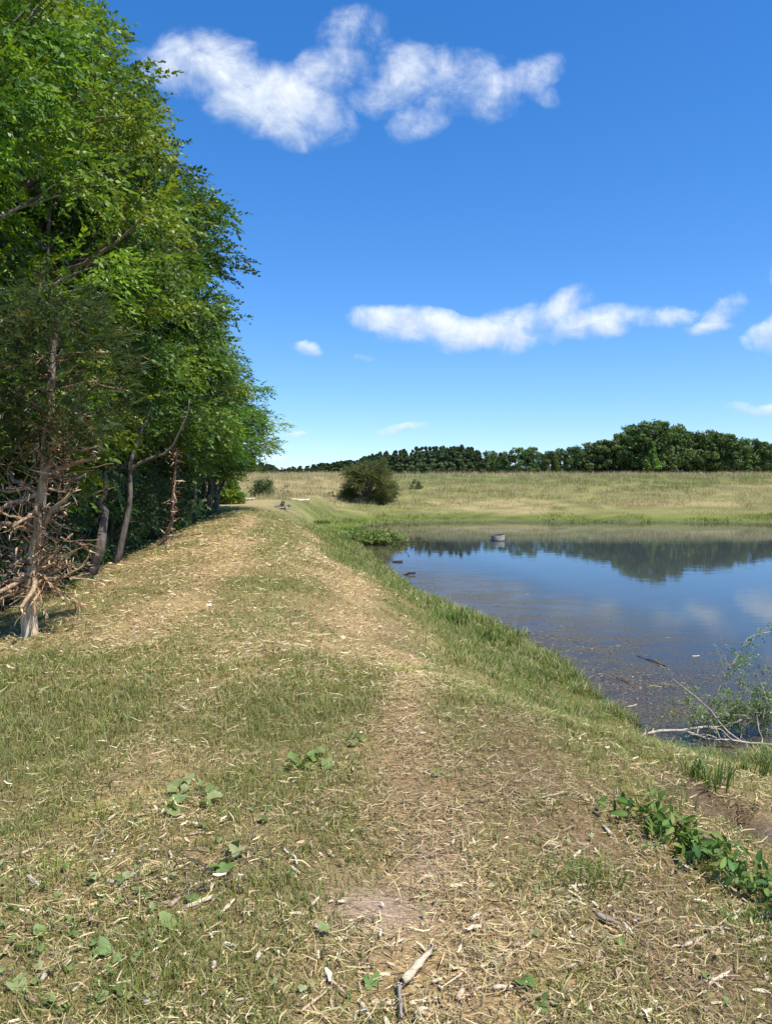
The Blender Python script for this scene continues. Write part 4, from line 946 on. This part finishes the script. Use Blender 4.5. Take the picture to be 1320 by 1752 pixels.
# ------------------------------------------------------------------ leafy bush standing in the shallows
b = Pz(628, 928, 0); rs = np.random.RandomState(15)
sh = thing('water_bush', b, 'low leafy bush spreading over the shallow corner of the pond', 'bush'); T = Acc(); C = Acc(); pos = []; fw = []
for i in range(64):
    a_ = rs.rand() * 6.28; r = rs.rand() ** .6; e = np.array([math.cos(a_) * 1.7 * r + .25, math.sin(a_) * 1.2 * r, .12 + .30 * rs.rand() * (1 - .55 * r)]); s0 = np.array([rs.randn() * .35, rs.randn() * .25, -.1])
    p = wander(s0, e, 7, .05, rs, sag=-.12); v, f = tube(p, .012 * (1 - np.linspace(0, .7, 7)), 4, False); T.add(v, f, (.22, .20, .15))
    for q in range(16):
        j = rs.randint(2, 7); pos.append(p[j] + rs.randn(3) * .07); fw.append((e - s0) + rs.randn(3) * .6)
T.obj('stems', M_bark, sh); pos = np.array(pos); foliage(C, pos, np.array(fw), [leaf_spray(6, .16, .12, .062, .1, s, .5) for s in (1, 2, 3)], pick([(.20, .30, .08), (.25, .36, .10), (.15, .24, .06), (.30, .40, .14)], len(pos)), rs); C.obj('foliage', M_leaf, sh)

# ------------------------------------------------------------------ brush pile and logs
rs = np.random.RandomState(19)
b = hit(481, 871); bp = thing('brush_pile', b, 'small pile of dark weathered logs and a snag where the dam meets the meadow', 'brush pile'); bp.scale = (.62, .62, .62); bp.location = [float(q) for q in b]
def log(parent, p0, p1, r, col, name='log', end=(.55, .45, .33)):
    a = Acc(); k_ = 1.0 if parent is not None else .8; P_ = wander(np.array(p0, float) * k_, np.array(p1, float) * k_, 8, .02, rs); r = r * k_; v, f = tube(P_, r * (1 + rs.randn(8) * .10), 9); v = v + rs.randn(*v.shape) * r * .06; c = np.tile(np.array(col), (len(v), 1)); c[-2:] = end; a.add(v, f, c); return a.obj(name, M_bark, parent)
log(bp, (-.50, 0, .12), (.05, .1, .22), .13, (.16, .13, .11)); log(bp, (-.35, -.2, .08), (.55, -.1, .12), .08, (.34, .30, .26)); log(bp, (.0, .05, 0), (.16, .1, .62), .14, (.15, .12, .10), 'snag'); log(bp, (.25, -.15, .05), (.62, .1, .25), .12, (.12, .10, .085)); log(bp, (-.1, .2, .3), (.12, .25, .5), .10, (.36, .32, .28)); log(bp, (.35, -.25, .05), (.75, -.2, .06), .06, (.5, .45, .38)); log(bp, (-.7, -.1, .06), (-.2, -.2, .1), .07, (.14, .115, .09))
b = hit(516, 858); lg = log(None, (-.95, 0, .10), (.55, .1, .10), .10, (.72, .64, .50), 'fallen_log'); lg.location = [float(q) for q in b]; tag(lg, 'bleached pale log lying in the grass right of the brush pile', 'log')
b = hit(425, 856); lg = log(None, (-.45, 0, .08), (.4, .1, .08), .07, (.60, .52, .40), 'fallen_log'); lg.location = [float(q) for q in b]; tag(lg, 'short pale log in the dry grass left of the brush pile', 'log')

# ------------------------------------------------------------------ overflow pipe in the pond
rs = np.random.RandomState(23)
b = Pz(851, 925, 0); s = b[1] / FPX; R = 11.6 * s
pipe = thing('overflow_pipe', b, 'pale corrugated overflow pipe standing out of the water, its open top slanting', 'pipe')
def ring_wall(R, z0, hf, n, rr):
    v = []; 
    for k in range(n + 1):
        for j in range(40):
            a_ = j / 40 * 2 * math.pi; top = hf(a_); z = z0 + (top - z0) * k / n; q = R * (1 + rr * math.sin(z * 95)); v.append((q * math.cos(a_), q * math.sin(a_), z))
    f = [(k * 40 + j, k * 40 + (j + 1) % 40, (k + 1) * 40 + (j + 1) % 40, (k + 1) * 40 + j) for k in range(n) for j in range(40)]
    return np.array(v), np.array(f)
hf = lambda a_: .255 + .040 * math.cos(a_) + .006 * math.sin(5 * a_)
vo, fo = ring_wall(R, -.7, hf, 60, .012); vi, fi = ring_wall(R * .93, -.7, hf, 60, .012)
a = Acc(); c = np.where((vo[:, 2:3] < .045), [.16, .125, .085], [.50, .48, .43]) * (.9 + .2 * rs.rand(len(vo), 1)); a.add(vo, fo, c)
a.add(vi, fi[:, ::-1], (.10, .09, .08)); o1 = a.obj('pipe_wall', M_bark, pipe, smooth=True)
a = Acc(); m = 60 * 40; rimv = np.concatenate([vo[m:m + 40] + [0, 0, .004], vi[m:m + 40] + [0, 0, .004]]); rf = np.array([(j, (j + 1) % 40, 40 + (j + 1) % 40, 40 + j) for j in range(40)]); a.add(rimv, rf, (.16, .14, .12)); a.obj('rim', M_bark, pipe)
a = Acc()
for i in range(26):
    an = rs.rand() * 6.28; q = R * .9 * math.sqrt(rs.rand()); p0 = np.array([q * math.cos(an), q * math.sin(an), .215 + .035 * math.cos(an) * q / R]); vv, ff, cc = shard(p0, rs.randn(3) * [1, 1, .25], .05 + .12 * rs.rand(), .01, rs, [(.30, .24, .17), (.5, .44, .36), (.14, .12, .10)][rs.randint(3)]); a.add(vv, ff, cc)
q = a.obj('trapped_debris', M_wood, pipe); q['kind'] = 'stuff'

# ------------------------------------------------------------------ fallen limb at the water's edge, right
rs = np.random.RandomState(29)
BK = (.52, .47, .38)
def limb(name, pts, r0, r1, label=None, twigs=0, leaves=0, palette=((.20, .30, .09), (.26, .36, .12), (.15, .24, .07)), parent=None, twl=.35):
    pts = np.array(pts, float); L = len(pts); t = np.linspace(0, 1, L); tt = np.linspace(0, 1, 18); P_ = np.stack([np.interp(tt, t, pts[:, k]) for k in range(3)], 1); P_[1:-1] += rs.randn(16, 3) * r0 * .45
    a = Acc(); v, f = tube(P_, r0 + (r1 - r0) * tt, 7); a.add(v, f, np.array(BK) * (.85 + .3 * rs.rand()))
    ends = []
    for i in range(twigs):
        j = rs.randint(2, 18); e = P_[j] + (rs.randn(3) * [1, .7, .7] + [.1, 0, .65]) * twl * (.4 + .7 * rs.rand()); q = wander(P_[j], e, 7, .07, rs); v, f = tube(q, r1 * .8 * (1 - np.linspace(0, .7, 7)) + .0012, 4, False); a.add(v, f, np.array(BK) * .9); ends.append(q)
        for _ in range(2):
            jj = rs.randint(2, 7); w_ = wander(q[jj], q[jj] + (e - P_[j]) * .3 + rs.randn(3) * .06, 4, .08, rs); v, f = tube(w_, .0016 * (1 - np.linspace(0, .5, 4)), 3, False); a.add(v, f, np.array(BK) * .95); ends.append(w_)
    o = a.obj(name, M_bark, parent)
    lf = None
    if leaves:
        pos = []; fw = []
        for i in range(leaves):
            q = ends[rs.randint(len(ends))] if ends else P_; j = rs.randint(1, len(q)); pos.append(q[j] + rs.randn(3) * .012); fw.append(q[j] - q[0] + rs.randn(3) * .08)
        C = Acc(); foliage(C, np.array(pos), np.array(fw), [leaf_spray(4, .06, .034, .016, .2, s, .7) for s in (1, 2, 3)], pick(palette, len(pos), .15), rs); lf = C.obj('leaves', M_leaf, o if parent is not None else o)
    return o
q0 = Pz(1092, 1262, .12); root = thing('fallen_limb', q0, 'pale dead limb lying along the water with leafy side branches at the frame edge', 'fallen branch')
rel = lambda px, py, z: Pz(px, py, z) - q0
limb('main_limb', [rel(1092, 1272, .03), rel(1105, 1254, .10), rel(1160, 1250, .12), rel(1230, 1244, .14), rel(1290, 1225, .22), rel(1380, 1205, .30)], .019, .013, parent=root, twigs=10, leaves=60)
limb('side_branch', [rel(1175, 1252, .10), rel(1210, 1264, .09), rel(1260, 1268, .09), rel(1330, 1276, .10), rel(1400, 1280, .12)], .015, .011, parent=root, twigs=10, leaves=60)
BD = Pz(1207, 1246, .1)[1]
up = lambda px, py, dd=0: PD(px, py, BD + dd) - q0
limb('upright_branch', [up(1207, 1240), up(1222, 1195), up(1238, 1158), up(1262, 1120, .05), up(1281, 1088, .1), up(1320, 1080, .15), up(1360, 1082, .2)], .0085, .004, parent=root, twigs=9, leaves=85, twl=.16)
limb('upright_branch', [up(1238, 1158), up(1232, 1125), up(1234, 1098)], .0045, .002, parent=root, twigs=4, leaves=8, twl=.07)
limb('upright_branch', [up(1240, 1162), up(1258, 1143), up(1278, 1130)], .005, .0025, parent=root, twigs=6, leaves=60, twl=.10)
limb('side_branch', [up(1300, 1262), up(1308, 1205), up(1318, 1182), up(1345, 1150)], .009, .005, parent=root, twigs=12, leaves=130, twl=.2)
for i in range(16):
    px = 1190 + rs.rand() * 190; py = 1235 + rs.rand() * 40
    limb('side_branch', [up(px, py, rs.randn() * .15), up(px + rs.randn() * 14, py - 22 - 22 * rs.rand(), rs.randn() * .15), up(px + rs.randn() * 30, py - 35 - 45 * rs.rand() * (px > 1250), rs.randn() * .15)], .005, .002, parent=root, twigs=8, leaves=75, twl=.12)

# ------------------------------------------------------------------ vine of broad leaves on the shoulder of the bank
def blade_leaf(L, w, curl=.25, fold=.25, n=6):
    v = []; f = []
    for i in range(n + 1):
        t = i / n; ww = w * .5 * math.sin(math.pi * min(1, t ** .75 * .97 + .03)) ; x_ = L * t; z_ = -curl * L * t * t
        v += [(x_, ww, z_ + fold * ww), (x_, 0, z_), (x_, -ww, z_ + fold * ww)]
    for i in range(n):
        k = i * 3; f += [(k, k + 1, k + 4, k + 3), (k + 1, k + 2, k + 5, k + 4)]
    return np.array(v), np.array(f)
def vine_thing(px_pts, label, nleaf, lsz, colr, spread=.07, seed=1):
    lsz = lsz * .56; nleaf = int(nleaf * 2.2); spread *= 1.15
    rs = np.random.RandomState(seed); P0 = hit(*px_pts[0]); o = thing('trailing_vine', P0, label, 'vine')
    P_ = np.array([hit(*q) - P0 for q in px_pts]); t = np.linspace(0, 1, len(P_)); tt = np.linspace(0, 1, 40); P_ = np.stack([np.interp(tt, t, P_[:, k]) for k in range(3)], 1); P_[:, 2] += .03 + rs.rand(40) * .03
    a = Acc(); v, f = tube(P_, .003, 5); a.add(v, f, (.12, .16, .05)); a.obj('stem', M_bark, o)
    me_cache = []
    for q in range(5):
        lv, lf = blade_leaf(1.0, .30 + .14 * rs.rand(), .15 + .35 * rs.rand(), .25, 6); c = np.tile(np.array([colr, colr, (.15, .22, .045), (.07, .14, .035), (.20, .22, .06)][q]) * (.8 + .4 * rs.rand()), (len(lv), 1)); c[1::3] *= 1.35
        first = mesh_obj('leaf', lv, lf, M_broad, c, o, True); me_cache.append(first.data); bpy.data.objects.remove(first)
    for i in range(nleaf):
        j = rs.randint(40); p = P_[j] + rs.randn(3) * [spread, spread, .008] + [0, 0, .020 + .030 * rs.rand()]
        q = bpy.data.objects.new('leaf', me_cache[rs.randint(5)]); COL.objects.link(q); q.parent = o; q.location = [float(z_) for z_ in p]
        q.rotation_euler = (rs.randn() * .7, .2 + rs.randn() * .75, rs.rand() * 6.28); sc = lsz * (.65 + .6 * rs.rand()); q.scale = (sc, sc, sc)
    return o
vine_thing([(1072,1402),(1110,1420),(1150,1440),(1190,1468),(1215,1485)], 'dark green vine with long pointed leaves starting on the bank shoulder', 85, .115, (.10, .19, .035), .06, 1)
vine_thing([(1212,1480),(1250,1510),(1290,1535),(1330,1555),(1370,1580)], 'dark glossy end of the leafy vine running out at the frame edge', 90, .095, (.08, .155, .04), .06, 2)

# ------------------------------------------------------------------ cut leaves, sticks and splinters on the near path
def lobed_leaf(rs, r=1.0):
    n = 14; a_ = np.linspace(0, 2 * math.pi, n, endpoint=False); rr = r * .5 * (1 + .20 * np.cos(3 * a_ + rs.rand()) + .12 * np.cos(5 * a_ + rs.rand() * 6) - .32 * np.exp(-((a_ - math.pi) / .35) ** 2))
    v = np.concatenate([[[0, 0, .0]], np.stack([rr * np.cos(a_), rr * .85 * np.sin(a_), .16 * r * (np.cos(2 * a_ + rs.rand() * 6) + .5 * rs.randn(n) * .5)], 1)]); f = np.array([(0, 1 + i, 1 + (i + 1) % n) for i in range(n)]); return v, f
rs = np.random.RandomState(31); LM = []
for q in range(9):
    v, f = lobed_leaf(rs); base = [(.19, .27, .08), (.26, .34, .12), (.33, .40, .17), (.14, .22, .055), (.38, .42, .20)][q % 5]; c = np.tile(np.array(base) * (.9 + .2 * rs.rand()), (len(v), 1)); c[0] *= .8
    o = mesh_obj('leaf', v, f, M_broad, c, smooth=True); LM.append(o.data); bpy.data.objects.remove(o)
def put_leaf(name, px, py, size, parent=None, base=None, dz=.02):
    p = hit(px, py); q = bpy.data.objects.new(name, LM[rs.randint(9)]); COL.objects.link(q); p = p + [0, 0, dz + rs.rand() * .015]
    if parent is not None: q.parent = parent; p = p - base
    q.location = [float(z_) for z_ in p]; q.rotation_euler = (rs.randn() * .3, rs.randn() * .3, rs.rand() * 6.28); q.scale = (size,) * 3; return q
def cutting(px, py, leaves, label, size=.065, stem=((-.15, 0), (.15, .03))):
    b = hit(px, py); o = thing('leafy_cutting', b, label, 'vine cutting'); a = Acc()
    P_ = wander(np.array([stem[0][0], stem[0][1], .02]), np.array([stem[1][0], stem[1][1], .02]), 8, .05, rs); v, f = tube(P_, .0025, 5); a.add(v, f, (.20, .22, .10)); a.obj('stem', M_bark, o)
    for (lx, ly) in leaves: put_leaf('leaf', lx, ly, size * (.8 + .4 * rs.rand()), o, b, .03)
    return o
cutting(520, 1316, [(497,1322),(505,1307),(512,1316),(530,1310),(524,1322),(537,1305),(562,1322),(556,1315),(545,1298)], 'cut vine with several grey-green leaves lying mid-path', .075)
cutting(320, 1372, [(298,1365),(306,1378),(288,1390),(302,1398),(316,1362),(310,1352),(322,1345),(296,1402)], 'cut vine with clustered pale leaves left of the middle of the path', .070)
cutting(357, 1362, [(347,1356),(362,1362),(352,1386),(368,1378)], 'pair of light green leaves beside the larger left cutting', .06, ((-.1, .02), (.08, 0)))
cutting(608, 1270, [(598,1268),(612,1266),(604,1280),(618,1272)], 'small dark cut sprig highest up the path', .06, ((-.08, -.06), (.05, 0)))
cutting(385, 1485, [(395,1465),(382,1490),(370,1500),(390,1500),(405,1472)], 'wilted sprig with leaves tangled among the dark twigs', .065)
for i, (px, py, s_) in enumerate([(238,1412,.06),(434,1391,.05),(745,1330,.055),(290,1590,.075),(155,1515,.055),(133,1588,.06),(350,1420,.05),(452,1410,.045),(634,1690,.06),(895,1692,.07),(925,1728,.06),(205,1712,.05),(30,1700,.06),(70,1610,.05),(175,1640,.06),(1297,1480,.05),(555,1605,.045),(330,1545,.05)]):
    o = put_leaf('fallen_leaf', px, py, s_); tag(o, {0: 'large pale leaf lying alone left of the clustered cutting', 3: 'tall pale green leaf lying near the bottom left, beside the white splinter', 8: 'round green leaf just left of the thick split stick', 9: 'dark green leaf by the frame bottom, right of centre', 10: 'folded light green leaf lowest of the leaves right of the split stick', 2: 'grey-green leaf lying on the worn track near the middle'}.get(i, 'single cut green leaf lying on the mown grass'), 'leaf', None if i in (0, 3, 8, 9, 10, 2) else 'loose cut leaves on the path')
for i in range(95):
    px = rs.rand() * 330 - 10; py = 1490 + rs.rand() * 262
    tag(put_leaf('leaf_scrap', px, min(py, 1748), .018 + .026 * rs.rand() ** 2), 'small torn green leaf scrap in the mown grass at the bottom left', 'leaf scrap', 'torn leaf scraps at the bottom left')
for i in range(70):
    px = 350 + rs.rand() * 950; py = 1300 + rs.rand() * 445
    tag(put_leaf('leaf_scrap', px, py, .016 + .020 * rs.rand() ** 2), 'small torn green leaf scrap on the mown path', 'leaf scrap', 'torn leaf scraps over the path')

def stick(name, pa, pb, w, label, col, rs, torn=True, cat='stick', group=None, bark=None, za=.012, zb=.02, bend=.03, shards=6):
    A = hit(*pa) + [0, 0, za]; B = hit(*pb) + [0, 0, zb]; d = B - A; L = np.linalg.norm(d); n = 9; P_ = wander(A - A, d, n, bend * .5, rs)
    prof = np.interp(np.linspace(0, 1, n), [0, .12, .5, .85, 1], [.55, 1, .95, .75, .25]) * (1 + rs.randn(n) * .10)
    v, f = tube(P_, w * .5 * prof, 7, True); v = v + rs.randn(*v.shape) * w * .05; v[:, 2] = v[:, 2] * .8
    c = np.tile(np.array(col), (len(v), 1)) * (.88 + .24 * rs.rand(len(v), 1))
    if bark is not None:
        for i in range(n):
            for j in (3, 4, 5): c[i * 7 + j] = bark
    a = Acc(); a.add(v, f, np.clip(c, 0, .9))
    if torn:
        for e, dr in ((P_[0], -d), (P_[-1], d)):
            for q in range(shards): vv, ff, cc = shard(e + rs.randn(3) * w * .15, dr / L + rs.randn(3) * .22, L * (.06 + .14 * rs.rand()), w * (.08 + .12 * rs.rand()), rs, np.array(col) * 1.05); a.add(vv, ff, np.clip(cc, 0, .9))
    if rs.rand() < .5: vv, ff, cc = shard(P_[4], d / L * .6 + rs.randn(3) * .5, L * .3, w * .15, rs, col); a.add(vv, ff, cc)
    o = a.obj(name, M_wood); o.location = [float(q) for q in A]; return tag(o, label, cat, group)
CREAM = (.76, .66, .47); TAN = (.56, .44, .28); GREY = (.30, .26, .22); BROWN = (.15, .11, .08)
stick('split_stick', (690, 1700), (738, 1645), .030, 'thick split stick with pale torn wood at the bottom centre', (.66, .54, .38), rs, shards=14, za=.038, zb=.04, bend=.002)
stick('thin_branch', (683, 1690), (686, 1760), .012, 'thin grey branch lying across the frame bottom below the split stick', (.32, .29, .27), rs, za=.03, zb=.03)
stick('thin_branch', (645, 1712), (672, 1745), .008, 'curved dark twig just left of the grey branch at the frame bottom', BROWN, rs, torn=False, bend=.1)
stick('wood_splinter', (617, 1722), (637, 1760), .015, 'cream splinter pointing down out of frame left of the grey branch', CREAM, rs)
stick('thin_branch', (556, 1677), (592, 1712), .010, 'forked pale twig left of the bottom centre sticks', TAN, rs)
stick('thin_branch', (515, 1738), (562, 1704), .010, 'pale twig meeting the forked twig near the frame bottom', TAN, rs)
stick('wood_splinter', (698, 1722), (748, 1722), .013, 'long cream splinter lying level right of the grey branch', CREAM, rs)
stick('wood_splinter', (635, 1722), (672, 1726), .018, 'broad cream splinter lying level left of the grey branch', CREAM, rs)
stick('stub_stick', (1018, 1577), (1062, 1594), .022, 'grey-brown stub with a pale cut end on the lower right of the path', (.40, .32, .26), rs, bark=(.22, .17, .14), shards=4, za=.03)
stick('thin_branch', (1062, 1594), (1120, 1632), .008, 'dark brown twig trailing from the grey-brown stub', BROWN, rs, torn=False)
stick('wood_splinter', (1168, 1624), (1205, 1612), .020, 'chunky pale splinter with a bent tail on the lower right', (.62, .52, .40), rs, bark=(.30, .22, .17))
stick('wood_splinter', (1212, 1690), (1248, 1670), .013, 'upper arm of the crossed cream splinters at the lower right corner', CREAM, rs)
stick('wood_splinter', (1212, 1682), (1232, 1700), .012, 'lower arm of the crossed cream splinters at the lower right corner', CREAM, rs)
stick('wood_splinter', (1098, 1698), (1135, 1742), .011, 'long cream splinter slanting down at the lower right', CREAM, rs)
stick('wood_splinter', (318, 1558), (372, 1540), .020, 'largest cream splinter left of centre, lying under the dark twigs', CREAM, rs)
stick('wood_splinter', (376, 1570), (403, 1546), .015, 'short cream splinter right of the largest one', CREAM, rs)
stick('wood_splinter', (240, 1728), (276, 1702), .020, 'bright white splinter at the bottom left', (.78, .70, .55), rs)
stick('wood_splinter', (242, 1514), (325, 1489), .010, 'long thin pale stick beside the dark twigs', TAN, rs)
stick('thin_branch', (318, 1538), (398, 1508), .012, 'dark brown twig crossing the left of the path', BROWN, rs, torn=False)
stick('thin_branch', (376, 1510), (412, 1536), .014, 'short dark brown twig crossing the longer one', BROWN, rs, torn=False)
stick('thin_branch', (155, 1478), (180, 1412), .007, 'slender grey twig near the yellow-green tuft on the left', GREY, rs, torn=False, bend=.08)
stick('thin_branch', (318, 1495), (328, 1560), .006, 'thin grey twig standing among the wilted sprig', GREY, rs, torn=False, bend=.06)
stick('grass_stalk', (468, 1420), (632, 1411), .005, 'long yellow grass stalk lying straight across the path', (.50, .46, .18), rs, torn=False, cat='stalk')
stick('wood_splinter', (486, 1455), (505, 1492), .011, 'curved white splinter in the middle of the near path', (.70, .64, .52), rs, bend=.12)
stick('wood_splinter', (920, 1370), (975, 1362), .010, 'pale stick on the right shoulder of the path', TAN, rs)
stick('wood_splinter', (978, 1355), (1010, 1378), .010, 'pale stick pointing down the bank beside the other one', TAN, rs)
stick('wood_splinter', (1183, 1590), (1248, 1598), .012, 'thin level cream splinter on the right of the path', CREAM, rs)
for i in range(170):
    px = rs.rand() * 1320; py = 1400 + (rs.rand() ** .8) * 345; a_ = rs.rand() * 6.28; l = 9 + 27 * rs.rand() ** 2.2
    stick('wood_splinter', (px, py), (px + l * math.cos(a_), min(py + l * .6 * math.sin(a_), 1750)), (.004 + .008 * rs.rand()) * (.6 + l / 26), 'small cream splinter scattered on the near path', [CREAM, CREAM, TAN, (.62, .56, .44), (.44, .34, .24)][rs.randint(5)], rs, group='small splinters on the near path', shards=2)
# dark twiggy sprig near the left cuttings
tw = Acc(); b = hit(335, 1500)
for i in range(34):
    p0 = rs.randn(3) * [.09, .10, 0] + [0, 0, .015]; e = p0 + rs.randn(3) * [.12, .10, .035] + [0, 0, .03]; v, f = tube(wander(p0, e, 5, .08, rs), .0022, 3, False); tw.add(v, f, np.array([.16, .14, .11]) * (.7 + .6 * rs.rand()))
o = tw.obj('twig_heap', M_bark); o.location = [float(q) for q in b]; tag(o, 'small heap of dark broken twigs on the left of the near path', 'twigs')

# ------------------------------------------------------------------ single grass tufts that stand out
def tuft(px, py, n, h, spread, cols, label, seed, w=.005, name='grass_tuft', lean=(.3, .9)):
    global RS; keep = RS; RS = np.random.RandomState(seed); b = hit(px, py)
    x = np.clip(RS.randn(n), -1.8, 1.8) * spread; y = np.clip(RS.randn(n), -1.8, 1.8) * spread; hd = np.arctan2(y, x) + RS.randn(n) * .7
    hh = h * (.5 + .6 * RS.rand(n)); o = blades(x, y, np.zeros(n) - .01, hh, w * (.7 + .6 * RS.rand(n)), lean[0] + (lean[1] - lean[0]) * RS.rand(n), np.clip(pick(cols, n, .12), .01, 1), M_blade, name, 3, heading=hd)
    o.location = [float(q) for q in b]; RS = keep; return tag(o, label, 'grass tuft')
LIME = [(.26, .34, .05), (.32, .38, .07), (.20, .30, .045)]; DEEP = [(.10, .20, .03), (.14, .25, .04), (.08, .16, .03)]
tuft(168, 1402, 90, .085, .045, LIME, 'yellow-green grass tuft on the left of the near path', 1)
tuft(95, 1503, 80, .085, .05, LIME, 'lime grass tuft lower left, below the first', 2)
tuft(684, 1152, 90, .09, .06, [(.40, .42, .09), (.34, .38, .08)], 'bright yellowish tuft on the crest near the worn track', 3, .007)
tuft(1000, 1515, 160, .11, .07, DEEP + LIME[:1], 'rich green tuft right of the worn brown strip', 4)
tuft(1070, 1650, 70, .075, .035, [(.36, .36, .12), (.22, .28, .06)], 'yellowing tuft by the grey-brown stub', 5)
tuft(825, 1095, 200, .32, .15, DEEP, 'tall dark green clump rising against the pond at the bend of the bank', 6, .010, lean=(.1, .6))
tuft(862, 1105, 200, .30, .14, DEEP + LIME[:1], 'tall green clump right beside the dark one on the bank', 7, .010, lean=(.1, .6))
tuft(770, 1068, 160, .30, .15, DEEP, 'tall grass clump left of the pair at the bend of the bank', 8, .011, lean=(.1, .6))
tuft(1222, 1345, 55, .26, .05, [(.16, .24, .06), (.22, .30, .09)], 'tall sedge clump in front of the fallen limb', 9, .008, lean=(.1, .7))
tuft(1180, 1330, 36, .20, .04, [(.16, .24, .06)], 'smaller sedge clump left of the tall one', 10, .007, lean=(.1, .6))
tuft(1290, 1330, 50, .22, .07, [(.14, .20, .05)], 'sedge clump at the frame edge under the fallen limb', 11, .008, lean=(.2, .8))
tuft(600, 908, 260, .30, .40, LIME + [(.24, .34, .04)], 'bright yellow-green reeds in the corner of the pond behind the leafy bush', 12, .03, lean=(.05, .4))['kind'] = 'stuff'
tuft(540, 895, 300, .20, .6, DEEP + [(.16, .24, .05)], 'dark green marsh tuft at the far corner of the dam', 13, .03, lean=(.05, .4))['kind'] = 'stuff'
tuft(915, 1150, 120, .20, .12, DEEP, 'green tuft on the bank below the tall pair', 14, .008)
tuft(930, 1385, 60, .10, .05, [(.20, .28, .06)], 'green tuft at the edge of the red-brown strip', 15)
tuft(1120, 1380, 110, .12, .10, [(.16, .26, .05), (.30, .34, .10)], 'low leafy tuft above the start of the vine', 16)
tuft(1290, 1600, 120, .09, .07, [(.12, .24, .035), (.16, .28, .05)], 'lush green tuft at the right frame edge below the vine', 17)
tuft(1190, 1640, 60, .07, .05, [(.30, .32, .10)], 'sparse yellow tuft by the chunky splinter', 18)

# ------------------------------------------------------------------ floating and stranded debris near the bank
n = 26000; x, y = shore(n, 3.6, ''); ddv = sdf(x, y, pond)
# mirror the samples to the water side
e_ = 1e-2; gxn = (sdf(x + e_, y, pond) - ddv) / e_; gyn = (sdf(x, y + e_, pond) - ddv) / e_
x = x - gxn * (ddv + np.abs(ddv)) ; y = y - gyn * (ddv + np.abs(ddv)); ddv = sdf(x, y, pond)
pr = sstep(-ddv, 3.6, .3) * (.12 + 1.0 * sstep(fbm(x * .6, y * 1.4, 1.3, 150), .42, .62)) * (.25 + .75 * sstep(y, 19, 12))
k = (ddv < -.02) & (RS.rand(len(x)) < pr) & (y < 26); x, y = x[k], y[k]; n = len(x); D = np.hypot(x, y); sc = np.clip(D / 9, .8, 2.2)
L = (.006 + .026 * RS.rand(n) ** 3) * sc; w = L * (.15 + .4 * RS.rand(n)) + .0015; a_ = RS.rand(n) * 6.28; dx, dy = np.cos(a_), np.sin(a_)
P4 = [np.stack([x + sx * dx * L - sy * dy * w, y + sx * dy * L + sy * dx * w, .003 + .004 * RS.rand(n)], 1) for sx, sy in ((-1, -.6), (1, -.3), (.8, .6), (-.7, .5))]
c = np.clip(pick([(.15, .115, .08), (.11, .085, .065), (.22, .17, .12), (.08, .07, .06), (.36, .30, .22), (.20, .115, .06)], n, .15), .01, 1)
o = mesh_obj('floating_debris', np.stack(P4, 1).reshape(-1, 3), (np.arange(n) * 4)[:, None] + np.arange(4)[None], M_chip, np.repeat(c, 4, 0)); tag(o, 'bits of leaf and wood floating in the shallows by the bank', 'debris', kind='stuff')
rs = np.random.RandomState(45)
for i, (pa, pb, lab) in enumerate([((1090,1122),(1140,1140),'dark stick floating in the middle of the debris'), ((1183,1123),(1195,1122),'white sliver floating farthest out in the debris'), ((1125,1138),(1143,1145),'pale stick floating right of the dark one'), ((1072,1210),(1088,1206),'pale stick floating closest to the bank'), ((1108,1173),(1132,1176),'thin pale stick floating near the centre of the debris'), ((1055,1160),(1072,1168),'dark twig floating left in the debris')]):
    A = Pz(*pa, .008); B = Pz(*pb, .008); a = Acc(); v, f = tube(wander(A * 0, B - A, 6, .03, rs), .011, 5); a.add(v, f, [(.10, .08, .07), (.7, .65, .55), (.5, .42, .30), (.55, .48, .35), (.5, .42, .3), (.08, .07, .06)][i]); o = a.obj('floating_stick', M_wood); o.location = [float(q) for q in A]; tag(o, lab, 'stick')
for (px, py) in ((680, 962), (700, 984)):
    A = Pz(px, py, 0); a = Acc(); v, f = tube(wander(np.array([-.18, 0, 0.]), np.array([.18, .03, .05]), 6, .04, rs), .035, 7); a.add(v, f, (.07, .055, .045)); o = a.obj('sunken_log', M_bark); o.location = [float(q) for q in A]; tag(o, 'short dark log end breaking the water in the narrow corner' if px == 680 else 'dark waterlogged chunk nearer along the shallow corner', 'log')
